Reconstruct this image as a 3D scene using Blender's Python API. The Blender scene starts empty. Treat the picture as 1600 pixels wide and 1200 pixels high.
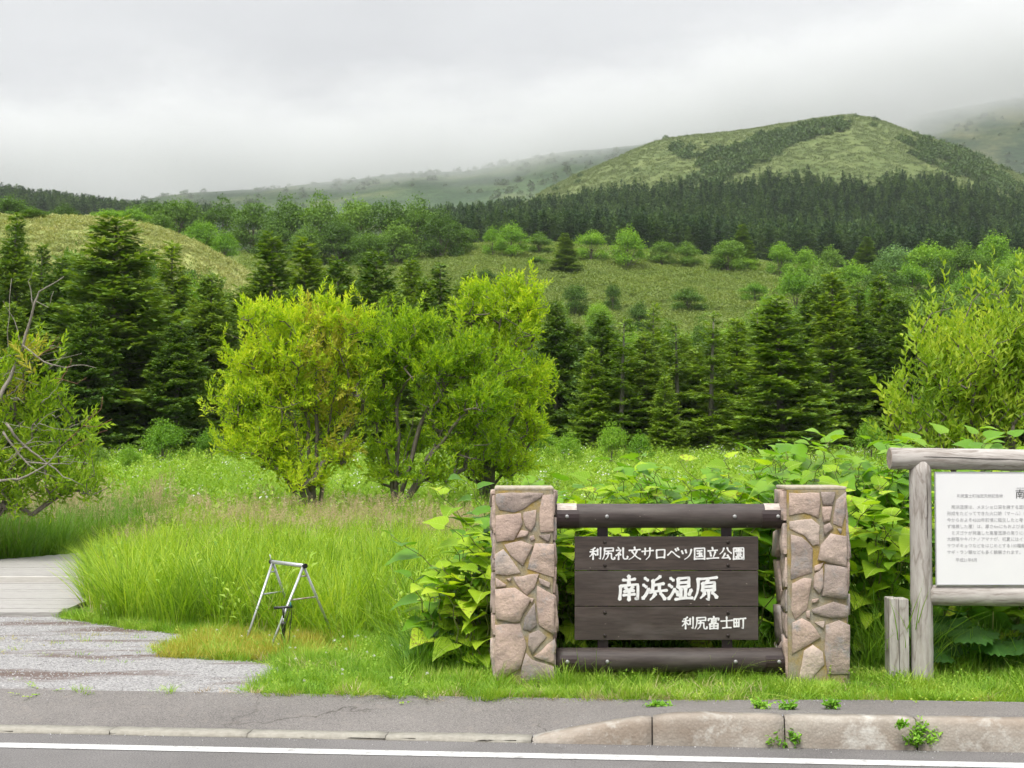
import bpy, bmesh, math, random
import numpy as np
from mathutils import Matrix, Vector

# ------------------------------------------------------------------ camera, sky, sun, exposure
sc = bpy.context.scene
COL = sc.collection
F = 2222.2
TH = math.atan(90.0 / F)
EYE = 2.05
cam_d = bpy.data.cameras.new('camera')
cam = bpy.data.objects.new('camera', cam_d); COL.objects.link(cam)
cam.location = (0, 0, EYE)
cam.rotation_euler = (math.pi / 2 + TH, 0, 0)
cam_d.sensor_width = 36.0
cam_d.lens = 50.0
cam_d.clip_start = 0.1
cam_d.clip_end = 20000
cam_d.dof.use_dof = True
cam_d.dof.focus_distance = 11.6
cam_d.dof.aperture_fstop = 6.3
sc.camera = cam

SUN_EL, SUN_AZ = math.radians(58), math.radians(205)     # azimuth measured from +Y clockwise (behind the camera, to the left)
w = bpy.data.worlds.new('World'); sc.world = w; w.use_nodes = True
nt = w.node_tree; nt.nodes.clear()
def N(tree, typ, **kw):
    n = tree.nodes.new(typ)
    for k, v in kw.items(): setattr(n, k, v)
    return n
wo = N(nt, 'ShaderNodeOutputWorld')
sky = N(nt, 'ShaderNodeTexSky', sky_type='NISHITA', sun_disc=False)
sky.sun_elevation = SUN_EL; sky.sun_rotation = SUN_AZ
bg1 = N(nt, 'ShaderNodeBackground'); bg1.inputs[1].default_value = 0.08
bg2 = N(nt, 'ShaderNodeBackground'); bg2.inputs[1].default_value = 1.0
nt.links.new(sky.outputs[0], bg1.inputs[0])
tc = N(nt, 'ShaderNodeTexCoord')
mp = N(nt, 'ShaderNodeMapping'); mp.inputs['Scale'].default_value = (2.2, 2.2, 6.0); mp.inputs['Rotation'].default_value = (0.03, 0.06, 0.4)
nz = N(nt, 'ShaderNodeTexNoise'); nz.inputs['Scale'].default_value = 1.6; nz.inputs['Detail'].default_value = 5; nz.inputs['Roughness'].default_value = 0.48
rp = N(nt, 'ShaderNodeValToRGB')
rp.color_ramp.elements[0].position = 0.30; rp.color_ramp.elements[0].color = (0.176, 0.179, 0.186, 1)
rp.color_ramp.elements[1].position = 0.70; rp.color_ramp.elements[1].color = (0.226, 0.229, 0.234, 1)
mx = N(nt, 'ShaderNodeMixShader'); mx.inputs[0].default_value = 0.985
nt.links.new(tc.outputs['Generated'], mp.inputs[0]); nt.links.new(mp.outputs[0], nz.inputs[0])
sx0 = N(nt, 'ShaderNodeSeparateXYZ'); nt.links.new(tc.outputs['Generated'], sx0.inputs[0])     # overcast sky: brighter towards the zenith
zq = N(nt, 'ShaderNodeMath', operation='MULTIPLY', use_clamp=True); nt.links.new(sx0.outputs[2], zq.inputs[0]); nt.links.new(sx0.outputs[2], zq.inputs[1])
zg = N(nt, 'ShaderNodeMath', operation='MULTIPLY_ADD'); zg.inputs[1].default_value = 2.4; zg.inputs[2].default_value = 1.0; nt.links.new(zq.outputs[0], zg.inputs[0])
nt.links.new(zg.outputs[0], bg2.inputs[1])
nt.links.new(nz.outputs[0], rp.inputs[0]); nt.links.new(rp.outputs[0], bg2.inputs[0])
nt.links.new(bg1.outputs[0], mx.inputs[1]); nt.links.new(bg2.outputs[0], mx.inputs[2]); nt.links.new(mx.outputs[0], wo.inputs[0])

sl = bpy.data.lights.new('sun', 'SUN'); sl.energy = 1.35; sl.angle = math.radians(28); sl.color = (1.0, 0.965, 0.90)
so = bpy.data.objects.new('sun', sl); COL.objects.link(so)
sd = Vector((math.sin(SUN_AZ) * math.cos(SUN_EL), math.cos(SUN_AZ) * math.cos(SUN_EL), math.sin(SUN_EL)))
so.rotation_euler = sd.to_track_quat('Z', 'Y').to_euler()
so.location = (0, -20, 30)

vs = sc.view_settings
vs.view_transform = 'Standard'; vs.look = 'None'; vs.gamma = 1.0; vs.exposure = 1.62; vs.use_curve_mapping = False
cy = sc.cycles
cy.max_bounces = 9; cy.diffuse_bounces = 4; cy.glossy_bounces = 2; cy.transmission_bounces = 3; cy.volume_bounces = 5
cy.transparent_max_bounces = 8; cy.caustics_reflective = False; cy.caustics_refractive = False
cy.use_adaptive_sampling = True; cy.adaptive_threshold = 0.018; cy.adaptive_min_samples = 16
cy.use_denoising = True
try: cy.denoiser = 'OPENIMAGEDENOISE'
except Exception: pass

HAZE, MIST = 0.00010, 0.00008
cy.volume_step_rate = 0.3; cy.volume_max_steps = 160
# ------------------------------------------------------------------ picture <-> place
def ray(px, py):
    u = (px - 800) / F; v = (600 - py) / F
    return np.array([u, math.cos(TH) - v * math.sin(TH), math.sin(TH) + v * math.cos(TH)])
def at(px, py, Y):
    d = ray(px, py); return Vector((d[0] / d[1] * Y, Y, EYE + d[2] / d[1] * Y))
def zat(py, Y): return at(800, py, Y).z
def on(px, py, z):                      # point of the level z seen at that pixel
    d = ray(px, py); t = (z - EYE) / d[2]
    return Vector((d[0] * t, d[1] * t, z))
def proj(P):
    P = np.asarray(P, float); q = P - np.array([0, 0, EYE])
    dep = q[..., 1] * math.cos(TH) + q[..., 2] * math.sin(TH)
    up = -q[..., 1] * math.sin(TH) + q[..., 2] * math.cos(TH)
    return 800 + F * q[..., 0] / dep, 600 - F * up / dep
RA = math.radians(-5.2)
RU = np.array([math.cos(RA), math.sin(RA)]); RN = np.array([-math.sin(RA), math.cos(RA)])
def road(s, n, z=0.0):                  # road coordinates: along, across, height
    p = RU * s + RN * n; return (p[0], p[1], z)
def inpoly(x, y, poly):
    x = np.asarray(x, float); y = np.asarray(y, float); c = np.zeros(x.shape, bool); n = len(poly)
    for i in range(n):
        x1, y1 = poly[i]; x2, y2 = poly[(i + 1) % n]
        if y1 == y2: continue
        c ^= ((y1 > y) != (y2 > y)) & (x < (x2 - x1) * (y - y1) / (y2 - y1) + x1)
    return c
def sm(a, b, x):
    t = np.clip((np.asarray(x, float) - a) / (b - a), 0, 1); return t * t * (3 - 2 * t)

# ------------------------------------------------------------------ object helpers
def fast_mesh(name, V, T, mats=(), mi=None, smooth=False):
    V = np.ascontiguousarray(V, np.float32); T = np.ascontiguousarray(T, np.int32)
    me = bpy.data.meshes.new(name)
    k = T.shape[1]
    me.vertices.add(len(V)); me.vertices.foreach_set('co', V.ravel())
    me.loops.add(T.size); me.loops.foreach_set('vertex_index', T.ravel())
    me.polygons.add(len(T)); me.polygons.foreach_set('loop_start', np.arange(0, T.size, k, dtype=np.int32))
    try: me.polygons.foreach_set('loop_total', np.full(len(T), k, np.int32))
    except Exception: pass
    for m in mats: me.materials.append(m)
    if mi is not None: me.polygons.foreach_set('material_index', np.ascontiguousarray(mi, np.int32))
    me.polygons.foreach_set('use_smooth', np.full(len(T), bool(smooth)))
    me.update(calc_edges=True); me.validate()
    return me
def link(name, me, parent=None, **props):
    o = bpy.data.objects.new(name, me); COL.objects.link(o)
    if parent is not None: o.parent = parent
    for k, v in props.items(): o[k] = v
    return o
def thing(name, label, cat, loc=(0, 0, 0), group=None, rz=0.0):
    o = bpy.data.objects.new(name, None); COL.objects.link(o)
    o.location = loc; o.rotation_euler = (0, 0, rz); o.empty_display_size = 0.1
    o['label'] = label; o['category'] = cat
    if group: o['group'] = group
    return o
def tag(o, label, cat, group=None):
    o['label'] = label; o['category'] = cat
    if group: o['group'] = group
    return o
class MB:                                # collects shapes in world space, builds ONE mesh relative to its parent's place
    def __init__(s): s.bm = bmesh.new()
    def box(s, c, d, rz=0.0, bevel=0.0, jit=0.0, rnd=None):
        r = bmesh.ops.create_cube(s.bm, size=1.0); vs_ = r['verts']
        M = Matrix.Translation(Vector(c)) @ Matrix.Rotation(rz, 4, 'Z') @ Matrix.Diagonal((d[0], d[1], d[2], 1))
        bmesh.ops.transform(s.bm, matrix=M, verts=vs_)
        if bevel:
            es = list({e for v in vs_ for e in v.link_edges})
            bmesh.ops.bevel(s.bm, geom=es, offset=bevel, segments=2, affect='EDGES', profile=0.6)
        return s
    def tube(s, path, rad, seg=12, cap=True, wob=0.0, rnd=None):
        pts = [Vector(p) for p in path]; n = len(pts)
        if not hasattr(rad, '__len__'): rad = [rad] * n
        ref = None; rings = []
        for i, p in enumerate(pts):
            d = (pts[min(i + 1, n - 1)] - pts[max(i - 1, 0)]).normalized()
            if ref is None:
                ref = d.orthogonal().normalized()
            ref = (ref - d * ref.dot(d)).normalized(); b = d.cross(ref)
            ring = []
            for k in range(seg):
                a = 2 * math.pi * k / seg
                rr = rad[i] * (1 + (rnd.uniform(-wob, wob) if wob else 0))
                ring.append(s.bm.verts.new(p + (ref * math.cos(a) + b * math.sin(a)) * rr))
            rings.append(ring)
        for i in range(n - 1):
            for k in range(seg):
                f = s.bm.faces.new((rings[i][k], rings[i][(k + 1) % seg], rings[i + 1][(k + 1) % seg], rings[i + 1][k])); f.smooth = True
        if cap:
            s.bm.faces.new(rings[0][::-1]); s.bm.faces.new(rings[-1])
        return s
    def prism(s, poly, origin, ax, ay, az, h):
        ax, ay, az, o = Vector(ax), Vector(ay), Vector(az), Vector(origin)
        a = [s.bm.verts.new(o + ax * x + ay * y) for x, y in poly]
        b = [s.bm.verts.new(o + ax * x + ay * y + az * h) for x, y in poly]
        n = len(poly)
        s.bm.faces.new(a[::-1]); s.bm.faces.new(b)
        for i in range(n): s.bm.faces.new((a[i], a[(i + 1) % n], b[(i + 1) % n], b[i]))
        return s
    def build(s, name, mat, parent=None, **props):
        bmesh.ops.recalc_face_normals(s.bm, faces=s.bm.faces)
        me = bpy.data.meshes.new(name)
        off = Vector((0, 0, 0)); p = parent
        while p is not None: off += p.location; p = p.parent
        if parent is None:
            off = Vector((0, 0, 0))
        bmesh.ops.translate(s.bm, verts=s.bm.verts, vec=-off)
        s.bm.to_mesh(me); s.bm.free(); me.materials.append(mat)
        return link(name, me, parent, **props)

# ------------------------------------------------------------------ materials
def newmat(name):
    m = bpy.data.materials.new(name); m.use_nodes = True
    t = m.node_tree; t.nodes.clear()
    return m, t, N(t, 'ShaderNodeOutputMaterial')
def ramp(t, stops, fac):
    r = N(t, 'ShaderNodeValToRGB'); e = r.color_ramp.elements
    while len(e) < len(stops): e.new(0.5)
    for k, (p, c) in enumerate(stops): e[k].position = p; e[k].color = (*c, 1)
    t.links.new(fac, r.inputs[0]); return r.outputs[0]
def noise(t, vec, scale, detail=4, rough=0.55, sc3=None):
    if sc3:
        mp_ = N(t, 'ShaderNodeMapping'); mp_.inputs['Scale'].default_value = sc3; t.links.new(vec, mp_.inputs[0]); vec = mp_.outputs[0]
    n = N(t, 'ShaderNodeTexNoise'); n.inputs['Scale'].default_value = scale; n.inputs['Detail'].default_value = detail; n.inputs['Roughness'].default_value = rough
    t.links.new(vec, n.inputs[0]); return n.outputs[0]
def mixc(t, a, b, fac, mode='MIX'):
    m = N(t, 'ShaderNodeMix', data_type='RGBA', blend_type=mode)
    for sock, v in ((m.inputs[6], a), (m.inputs[7], b), (m.inputs[0], fac)):
        if isinstance(v, (int, float)): sock.default_value = v
        elif isinstance(v, tuple): sock.default_value = (*v, 1)
        else: t.links.new(v, sock)
    return m.outputs[2]
def math_(t, op, a, b=0.0):
    m = N(t, 'ShaderNodeMath', operation=op)
    for sock, v in ((m.inputs[0], a), (m.inputs[1], b)):
        if isinstance(v, (int, float)): sock.default_value = v
        else: t.links.new(v, sock)
    return m.outputs[0]
def finish(t, out, col, rough=0.8, bump=None, bstr=0.3, bdist=0.01, spec=0.3, metal=0.0):
    p = N(t, 'ShaderNodeBsdfPrincipled')
    if isinstance(col, tuple): p.inputs['Base Color'].default_value = (*col, 1)
    else: t.links.new(col, p.inputs['Base Color'])
    if isinstance(rough, (int, float)): p.inputs['Roughness'].default_value = rough
    else: t.links.new(rough, p.inputs['Roughness'])
    p.inputs['Specular IOR Level'].default_value = spec; p.inputs['Metallic'].default_value = metal
    if bump is not None:
        b = N(t, 'ShaderNodeBump'); b.inputs['Strength'].default_value = bstr; b.inputs['Distance'].default_value = bdist
        t.links.new(bump, b.inputs['Height']); t.links.new(b.outputs[0], p.inputs['Normal'])
    t.links.new(p.outputs[0], out.inputs[0]); return p
def pos(t): return N(t, 'ShaderNodeNewGeometry').outputs['Position']
def simple(name, c1, c2, scale, rough=0.7, bstr=0.3, bdist=0.004, sc3=None, spec=0.3, metal=0.0, detail=6, lo=0.3, hi=0.7):
    m, t, o = newmat(name); n = noise(t, pos(t), scale, detail, 0.6, sc3)
    finish(t, o, ramp(t, [(lo, c1), (hi, c2)], n), rough, n, bstr, bdist, spec, metal); return m
def leafmat(name, dark, mid, light, trans=0.4, tcol=None, clump=0.6, rough=0.5, spec=0.25, per_obj=0.5, gain=1.42):
    if tcol is None: dark, mid, light = (tuple(min(.8, v * gain * q) for v, q in zip(c_, (.96, 1.02, 1.0))) for c_ in (dark, mid, light))
    m, t, o = newmat(name)
    g = N(t, 'ShaderNodeNewGeometry'); oi = N(t, 'ShaderNodeObjectInfo')
    n = noise(t, g.outputs['Position'], clump, 3, 0.55)
    f = math_(t, 'ADD', math_(t, 'MULTIPLY', g.outputs['Random Per Island'], 0.40), math_(t, 'MULTIPLY', n, 0.75))
    f = math_(t, 'ADD', f, math_(t, 'MULTIPLY', math_(t, 'SUBTRACT', oi.outputs['Random'], 0.5), per_obj * 0.6))
    f = math_(t, 'SUBTRACT', f, 0.08)
    c = ramp(t, [(0.2, dark), (0.5, mid), (0.85, light)], f)
    p = N(t, 'ShaderNodeBsdfPrincipled'); p.inputs['Roughness'].default_value = rough; p.inputs['Specular IOR Level'].default_value = spec
    t.links.new(c, p.inputs['Base Color'])
    tr = N(t, 'ShaderNodeBsdfTranslucent')
    tc_ = mixc(t, c, tcol or (1.15, 1.15, 0.42), 1.0, 'MULTIPLY')
    t.links.new(tc_, tr.inputs[0])
    ms = N(t, 'ShaderNodeMixShader'); ms.inputs[0].default_value = trans
    t.links.new(p.outputs[0], ms.inputs[1]); t.links.new(tr.outputs[0], ms.inputs[2]); t.links.new(ms.outputs[0], o.inputs[0])
    return m

def asphalt(name, base, stain, cr_=0.6):
    m, t, o = newmat(name); P = pos(t)
    big = noise(t, P, 0.7, 5, 0.6); fine = noise(t, P, 85, 4, 0.75); mid = noise(t, P, 9, 5, 0.65)
    c = ramp(t, [(0.3, tuple(x * 0.82 for x in base)), (0.7, tuple(x * 1.18 for x in base))], big)
    c = mixc(t, c, ramp(t, [(0.35, (0.45, 0.45, 0.45)), (0.7, (1.5, 1.48, 1.45))], fine), 0.9, 'MULTIPLY')
    c = mixc(t, c, stain, ramp(t, [(0.56, (0, 0, 0)), (0.75, (0.6, 0.6, 0.6))], mid))
    v = N(t, 'ShaderNodeTexVoronoi', feature='DISTANCE_TO_EDGE'); v.inputs['Scale'].default_value = 0.55
    dis = N(t, 'ShaderNodeVectorMath', operation='ADD'); nn = N(t, 'ShaderNodeTexNoise'); nn.inputs['Scale'].default_value = 3; nn.inputs['Detail'].default_value = 5
    t.links.new(P, nn.inputs[0]); t.links.new(P, dis.inputs[0])
    scl = N(t, 'ShaderNodeVectorMath', operation='SCALE'); scl.inputs['Scale'].default_value = 0.5
    t.links.new(nn.outputs['Color'], scl.inputs[0]); t.links.new(scl.outputs[0], dis.inputs[1]); t.links.new(dis.outputs[0], v.inputs['Vector'])
    crack = ramp(t, [(0.0, (0.35, 0.33, 0.3)), (0.006, (1, 1, 1))], v.outputs['Distance'])
    gate = noise(t, P, 0.5, 2, 0.5); c = mixc(t, c, crack, ramp(t, [(0.46, (0, 0, 0)), (0.54, (cr_, cr_, cr_))], gate), 'MULTIPLY')
    finish(t, o, c, 0.85, fine, 0.5, 0.004, 0.25); return m
M = {}
M['road'] = asphalt('asphalt_road', (0.162, 0.155, 0.153), (0.190, 0.180, 0.174), 0.35)
M['pave'] = asphalt('asphalt_pavement', (0.186, 0.174, 0.166), (0.232, 0.205, 0.182), 0.9)
def paint_mat():
    m, t, o = newmat('road_paint'); P = pos(t)
    n = noise(t, P, 14, 6, 0.7)
    f = noise(t, P, 120, 3, 0.7)
    c = mixc(t, (0.56, 0.56, 0.55), (0.27, 0.26, 0.255), ramp(t, [(0.52, (0, 0, 0)), (0.66, (0.8, 0.8, 0.8))], n))
    finish(t, o, mixc(t, c, ramp(t, [(0.3, (0.8, 0.8, 0.8)), (0.6, (1, 1, 1))], f), 1.0, 'MULTIPLY'), 0.6, f, 0.3, 0.002); return m
M['paint'] = paint_mat()
def kerb_mat():
    m, t, o = newmat('kerb_concrete'); P = pos(t)
    g = N(t, 'ShaderNodeNewGeometry'); sx = N(t, 'ShaderNodeSeparateXYZ'); t.links.new(g.outputs['Normal'], sx.inputs[0])
    big = noise(t, P, 2.2, 6, 0.65); sp = N(t, 'ShaderNodeTexVoronoi'); sp.inputs['Scale'].default_value = 55; t.links.new(P, sp.inputs['Vector'])
    c = ramp(t, [(0.3, (0.25, 0.215, 0.18)), (0.5, (0.35, 0.315, 0.27)), (0.7, (0.48, 0.445, 0.40))], big)
    agg = ramp(t, [(0.0, (1.5, 1.45, 1.4)), (0.16, (1, 1, 1)), (0.6, (0.86, 0.86, 0.86))], sp.outputs['Distance'])
    c = mixc(t, c, agg, 0.7, 'MULTIPLY')
    c = mixc(t, c, (0.235, 0.18, 0.135), ramp(t, [(0.46, (0, 0, 0)), (0.62, (0.6, 0.6, 0.6))], noise(t, P, 1.4, 5, 0.6, (0.6, 1, 2.5))))
    lich = noise(t, P, 3.5, 6, 0.7)
    c = mixc(t, c, (0.56, 0.55, 0.51), ramp(t, [(0.52, (0, 0, 0)), (0.68, (0.75, 0.75, 0.75))], lich))
    finish(t, o, c, 0.9, sp.outputs['Distance'], 0.45, 0.006, 0.2); return m
M['kerb'] = kerb_mat()
M['kerb_low'] = simple('lowered_kerb_concrete', (0.25, 0.235, 0.20), (0.35, 0.33, 0.285), 22, 0.9, 0.4, 0.004)
def gravel_mat():
    m, t, o = newmat('gravel'); P = pos(t)
    v = N(t, 'ShaderNodeTexVoronoi'); v.inputs['Scale'].default_value = 75; t.links.new(P, v.inputs['Vector'])
    sp = N(t, 'ShaderNodeSeparateColor'); t.links.new(v.outputs['Color'], sp.inputs[0])
    c = ramp(t, [(0.0, (0.20, 0.195, 0.196)), (0.55, (0.31, 0.303, 0.302)), (1.0, (0.44, 0.43, 0.425))], sp.outputs[0])
    big = noise(t, P, 1.3, 5, 0.6, (0.45, 1.6, 1))
    c = mixc(t, c, (0.125, 0.085, 0.070), ramp(t, [(0.52, (0, 0, 0)), (0.63, (0.85, 0.85, 0.85))], big))
    finish(t, o, c, 0.9, v.outputs['Distance'], 0.8, 0.012, 0.2); return m
M['gravel'] = gravel_mat()
M['crack'] = simple('dark_crack', (0.03, 0.026, 0.022), (0.06, 0.05, 0.045), 40, 0.95)
M['pebble'] = leafmat('pebbles', (0.18, 0.176, 0.18), (0.31, 0.302, 0.302), (0.48, 0.47, 0.465), 0.0, (0, 0, 0), 2.0, 0.9, 0.2, 0.5, 1.0)
def ground_mat():
    m, t, o = newmat('ground_cover'); P = pos(t)
    a = N(t, 'ShaderNodeVertexColor', layer_name='cover')
    n1 = noise(t, P, 0.9, 6, 0.6); n2 = noise(t, P, 0.06, 6, 0.6)
    c = mixc(t, a.outputs[0], ramp(t, [(0.3, (0.62, 0.66, 0.6)), (0.7, (1.3, 1.28, 1.25))], n1), 0.9, 'MULTIPLY')
    c = mixc(t, c, ramp(t, [(0.35, (0.72, 0.80, 0.72)), (0.65, (1.18, 1.15, 1.1))], n2), 0.9, 'MULTIPLY')
    finish(t, o, c, 0.95, n1, 0.8, 0.4, 0.1); return m
M['ground'] = ground_mat()
M['deck'] = simple('weathered_deck', (0.25, 0.238, 0.225), (0.40, 0.385, 0.365), 5, 0.85, 0.4, 0.004, (1.2, 14, 14))
M['deck_edge'] = simple('pale_deck_edge', (0.42, 0.40, 0.37), (0.52, 0.50, 0.47), 5, 0.85, 0.3, 0.003, (1.2, 14, 14))
def stone_mat():
    m, t, o = newmat('pillar_stone'); oi = N(t, 'ShaderNodeObjectInfo'); P = pos(t)
    base = ramp(t, [(0.0, (0.27, 0.232, 0.210)), (0.25, (0.41, 0.325, 0.275)), (0.55, (0.48, 0.372, 0.310)), (0.8, (0.40, 0.305, 0.258)), (1.0, (0.53, 0.440, 0.375))], oi.outputs['Random'])
    off = N(t, 'ShaderNodeVectorMath', operation='ADD'); t.links.new(P, off.inputs[0]); t.links.new(oi.outputs['Random'], off.inputs[1])
    n = noise(t, off.outputs[0], 7, 6, 0.62); f = noise(t, off.outputs[0], 60, 5, 0.7); st = noise(t, off.outputs[0], 4.5, 7, 0.7)
    c = mixc(t, base, ramp(t, [(0.3, (0.70, 0.70, 0.72)), (0.7, (1.25, 1.22, 1.2))], n), 0.9, 'MULTIPLY')
    c = mixc(t, c, (0.28, 0.27, 0.265), ramp(t, [(0.54, (0, 0, 0)), (0.64, (0.8, 0.8, 0.8))], st))
    c = mixc(t, c, ramp(t, [(0.3, (0.8, 0.8, 0.8)), (0.7, (1.15, 1.15, 1.15))], f), 0.8, 'MULTIPLY')
    wv = noise(t, off.outputs[0], 13, 5, 0.6, (1.0, 1.0, 1.35))
    hh_ = math_(t, 'ADD', wv, math_(t, 'MULTIPLY', f, .35)); finish(t, o, c, 0.9, hh_, 0.8, 0.018, 0.2); return m
M['stone'] = stone_mat()
def mortar_mat():
    m, t, o = newmat('mortar'); P = pos(t)
    n = noise(t, P, 5, 6, 0.65); f = noise(t, P, 90, 4, 0.7)
    c = ramp(t, [(0.34, (0.28, 0.265, 0.225)), (0.50, (0.30, 0.25, 0.155)), (0.64, (0.34, 0.245, 0.075))], n)
    c = mixc(t, c, ramp(t, [(0.3, (0.7, 0.7, 0.7)), (0.7, (1.2, 1.2, 1.2))], f), 0.8, 'MULTIPLY')
    finish(t, o, c, 0.95, f, 0.5, 0.006, 0.15); return m
M['mortar'] = mortar_mat()
def darkwood(name, c1, c2, sc3):
    m, t, o = newmat(name); P = pos(t); oi = N(t, 'ShaderNodeObjectInfo')
    g = noise(t, P, 6, 6, 0.6, sc3); b = noise(t, P, 2.5, 4, 0.5, (1, 1, 3))
    c = ramp(t, [(0.3, c1), (0.72, c2)], g)
    c = mixc(t, c, ramp(t, [(0.3, (0.8, 0.8, 0.8)), (0.7, (1.25, 1.22, 1.2))], b), 0.8, 'MULTIPLY')
    fade = noise(t, P, 1.6, 6, 0.65, (1, 1, 4)); c = mixc(t, c, (0.125, 0.108, 0.098), ramp(t, [(0.48, (0, 0, 0)), (0.72, (0.55, 0.55, 0.55))], fade))
    ln_ = noise(t, P, 9, 4, 0.6, (0.35, 9, 14)); c = mixc(t, c, (0.012, 0.010, 0.009), ramp(t, [(0.64, (0, 0, 0)), (0.70, (0.8, 0.8, 0.8))], ln_))
    chip = noise(t, P, 26, 3, 0.5, (0.6, 1, 1.2))
    c = mixc(t, c, (0.42, 0.36, 0.30), ramp(t, [(0.735, (0, 0, 0)), (0.75, (1, 1, 1))], chip))
    finish(t, o, c, 0.55, g, 0.35, 0.004, 0.35); return m
M['plank'] = darkwood('dark_stained_plank', (0.034, 0.026, 0.022), (0.068, 0.052, 0.045), (0.7, 8, 9))
M['rail'] = darkwood('dark_stained_log', (0.034, 0.026, 0.024), (0.070, 0.055, 0.050), (0.8, 9, 9))
M['iron'] = simple('brown_painted_iron', (0.026, 0.016, 0.016), (0.042, 0.026, 0.025), 12, 0.45, 0.2, 0.002, None, 0.45)
M['bolt'] = simple('galvanised_bolt', (0.22, 0.22, 0.22), (0.42, 0.42, 0.41), 40, 0.5, 0.2, 0.002, None, 0.5, 0.5)
M['rivet'] = simple('dark_rivet', (0.02, 0.016, 0.014), (0.04, 0.03, 0.026), 40, 0.4, 0.1, 0.002)
M['bare'] = simple('bare_flaking_wood', (0.30, 0.24, 0.20), (0.58, 0.53, 0.48), 30, 0.85, 0.5, 0.004, (0.7, 3, 3))
M['white'] = simple('white_lettering', (0.66, 0.655, 0.65), (0.82, 0.82, 0.815), 45, 0.5, 0.05, 0.001)
def greywood(name, sc3):
    m, t, o = newmat(name); P = pos(t)
    d = N(t, 'ShaderNodeVectorMath', operation='ADD'); nn = N(t, 'ShaderNodeTexNoise'); nn.inputs['Scale'].default_value = 4; nn.inputs['Detail'].default_value = 3
    t.links.new(P, nn.inputs[0]); s_ = N(t, 'ShaderNodeVectorMath', operation='SCALE'); s_.inputs['Scale'].default_value = 0.07
    t.links.new(nn.outputs['Color'], s_.inputs[0]); t.links.new(P, d.inputs[0]); t.links.new(s_.outputs[0], d.inputs[1])
    g = noise(t, d.outputs[0], 5, 7, 0.62, sc3); k = noise(t, d.outputs[0], 2.3, 2, 0.4, sc3)
    c = ramp(t, [(0.28, (0.20, 0.175, 0.155)), (0.45, (0.36, 0.33, 0.305)), (0.7, (0.50, 0.475, 0.445))], g)
    c = mixc(t, c, ramp(t, [(0.47, (1, 1, 1)), (0.5, (0.62, 0.58, 0.55)), (0.53, (1, 1, 1))], k), 0.8, 'MULTIPLY')
    finish(t, o, c, 0.85, g, 0.5, 0.006, 0.2); return m
M['log_h'] = greywood('weathered_log_lying', (0.5, 7, 7))
M['log_v'] = greywood('weathered_log_standing', (5, 5, 0.55))
M['log_end'] = simple('sawn_log_end', (0.20, 0.16, 0.13), (0.36, 0.30, 0.26), 30, 0.9, 0.4, 0.004)
M['panel'] = simple('white_panel', (0.72, 0.72, 0.73), (0.75, 0.75, 0.755), 3, 0.35, 0.02, 0.001)
M['panel_rim'] = simple('panel_rim', (0.45, 0.46, 0.47), (0.55, 0.55, 0.56), 20, 0.4, 0.05, 0.001, None, 0.5, 0.3)
M['ink'] = simple('grey_print', (0.44, 0.44, 0.45), (0.50, 0.50, 0.51), 30, 0.6, 0.0, 0.001)
M['ink_dark'] = simple('black_print', (0.03, 0.03, 0.03), (0.06, 0.06, 0.06), 30, 0.6, 0.0, 0.001)
M['alu'] = simple('dull_aluminium', (0.44, 0.45, 0.46), (0.60, 0.61, 0.62), 30, 0.42, 0.1, 0.001, None, 0.5, 0.55)
M['black'] = simple('black_plastic', (0.012, 0.012, 0.013), (0.025, 0.025, 0.027), 30, 0.4, 0.1, 0.001, None, 0.5)
M['teal'] = simple('teal_rubber', (0.02, 0.12, 0.10), (0.03, 0.17, 0.14), 30, 0.5, 0.1, 0.001)
M['rung'] = simple('taped_rung', (0.28, 0.16, 0.10), (0.60, 0.58, 0.55), 14, 0.6, 0.1, 0.001)
M['bark'] = simple('grey_brown_bark', (0.09, 0.075, 0.06), (0.20, 0.175, 0.145), 9, 0.9, 0.6, 0.01, (4, 4, 1))
M['dead'] = simple('bleached_dead_wood', (0.17, 0.15, 0.125), (0.32, 0.29, 0.25), 12, 0.9, 0.5, 0.006, (3, 3, 1))
M['dead_red'] = simple('reddish_dead_twigs', (0.16, 0.075, 0.05), (0.26, 0.13, 0.085), 12, 0.9, 0.3, 0.004)
M['cbark'] = simple('conifer_bark', (0.13, 0.115, 0.10), (0.27, 0.25, 0.225), 6, 0.95, 0.6, 0.02, (3, 3, 1))
M['stem'] = simple('knotweed_stem', (0.10, 0.15, 0.03), (0.20, 0.20, 0.07), 12, 0.6, 0.1, 0.002)
M['water'] = simple('pond_water', (0.02, 0.03, 0.012), (0.035, 0.045, 0.02), 2, 0.08, 0.03, 0.002, None, 0.5)

L = {}
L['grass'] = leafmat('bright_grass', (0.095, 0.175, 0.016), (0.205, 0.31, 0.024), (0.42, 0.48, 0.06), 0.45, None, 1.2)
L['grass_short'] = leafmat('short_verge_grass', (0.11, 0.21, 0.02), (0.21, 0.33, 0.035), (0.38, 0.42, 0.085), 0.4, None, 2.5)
L['grass_dark'] = leafmat('deep_green_grass', (0.065, 0.14, 0.017), (0.11, 0.21, 0.022), (0.18, 0.28, 0.035), 0.4, None, 1.2)  # deeper green grass, beyond the boardwalk and at the foot of the knotweed
L['grass_ochre'] = leafmat('ochre_grass', (0.30, 0.34, 0.04), (0.45, 0.43, 0.06), (0.58, 0.50, 0.11), 0.3, (1.1, 1.0, 0.5), 2.5)
L['seed'] = leafmat('tan_seed_heads', (0.40, 0.32, 0.18), (0.56, 0.43, 0.27), (0.68, 0.55, 0.37), 0.3, (1.0, 0.95, 0.8), 1.5)
L['meadow'] = leafmat('meadow_herbs', (0.12, 0.21, 0.02), (0.22, 0.33, 0.035), (0.36, 0.43, 0.09), 0.4, None, 0.5)
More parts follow.
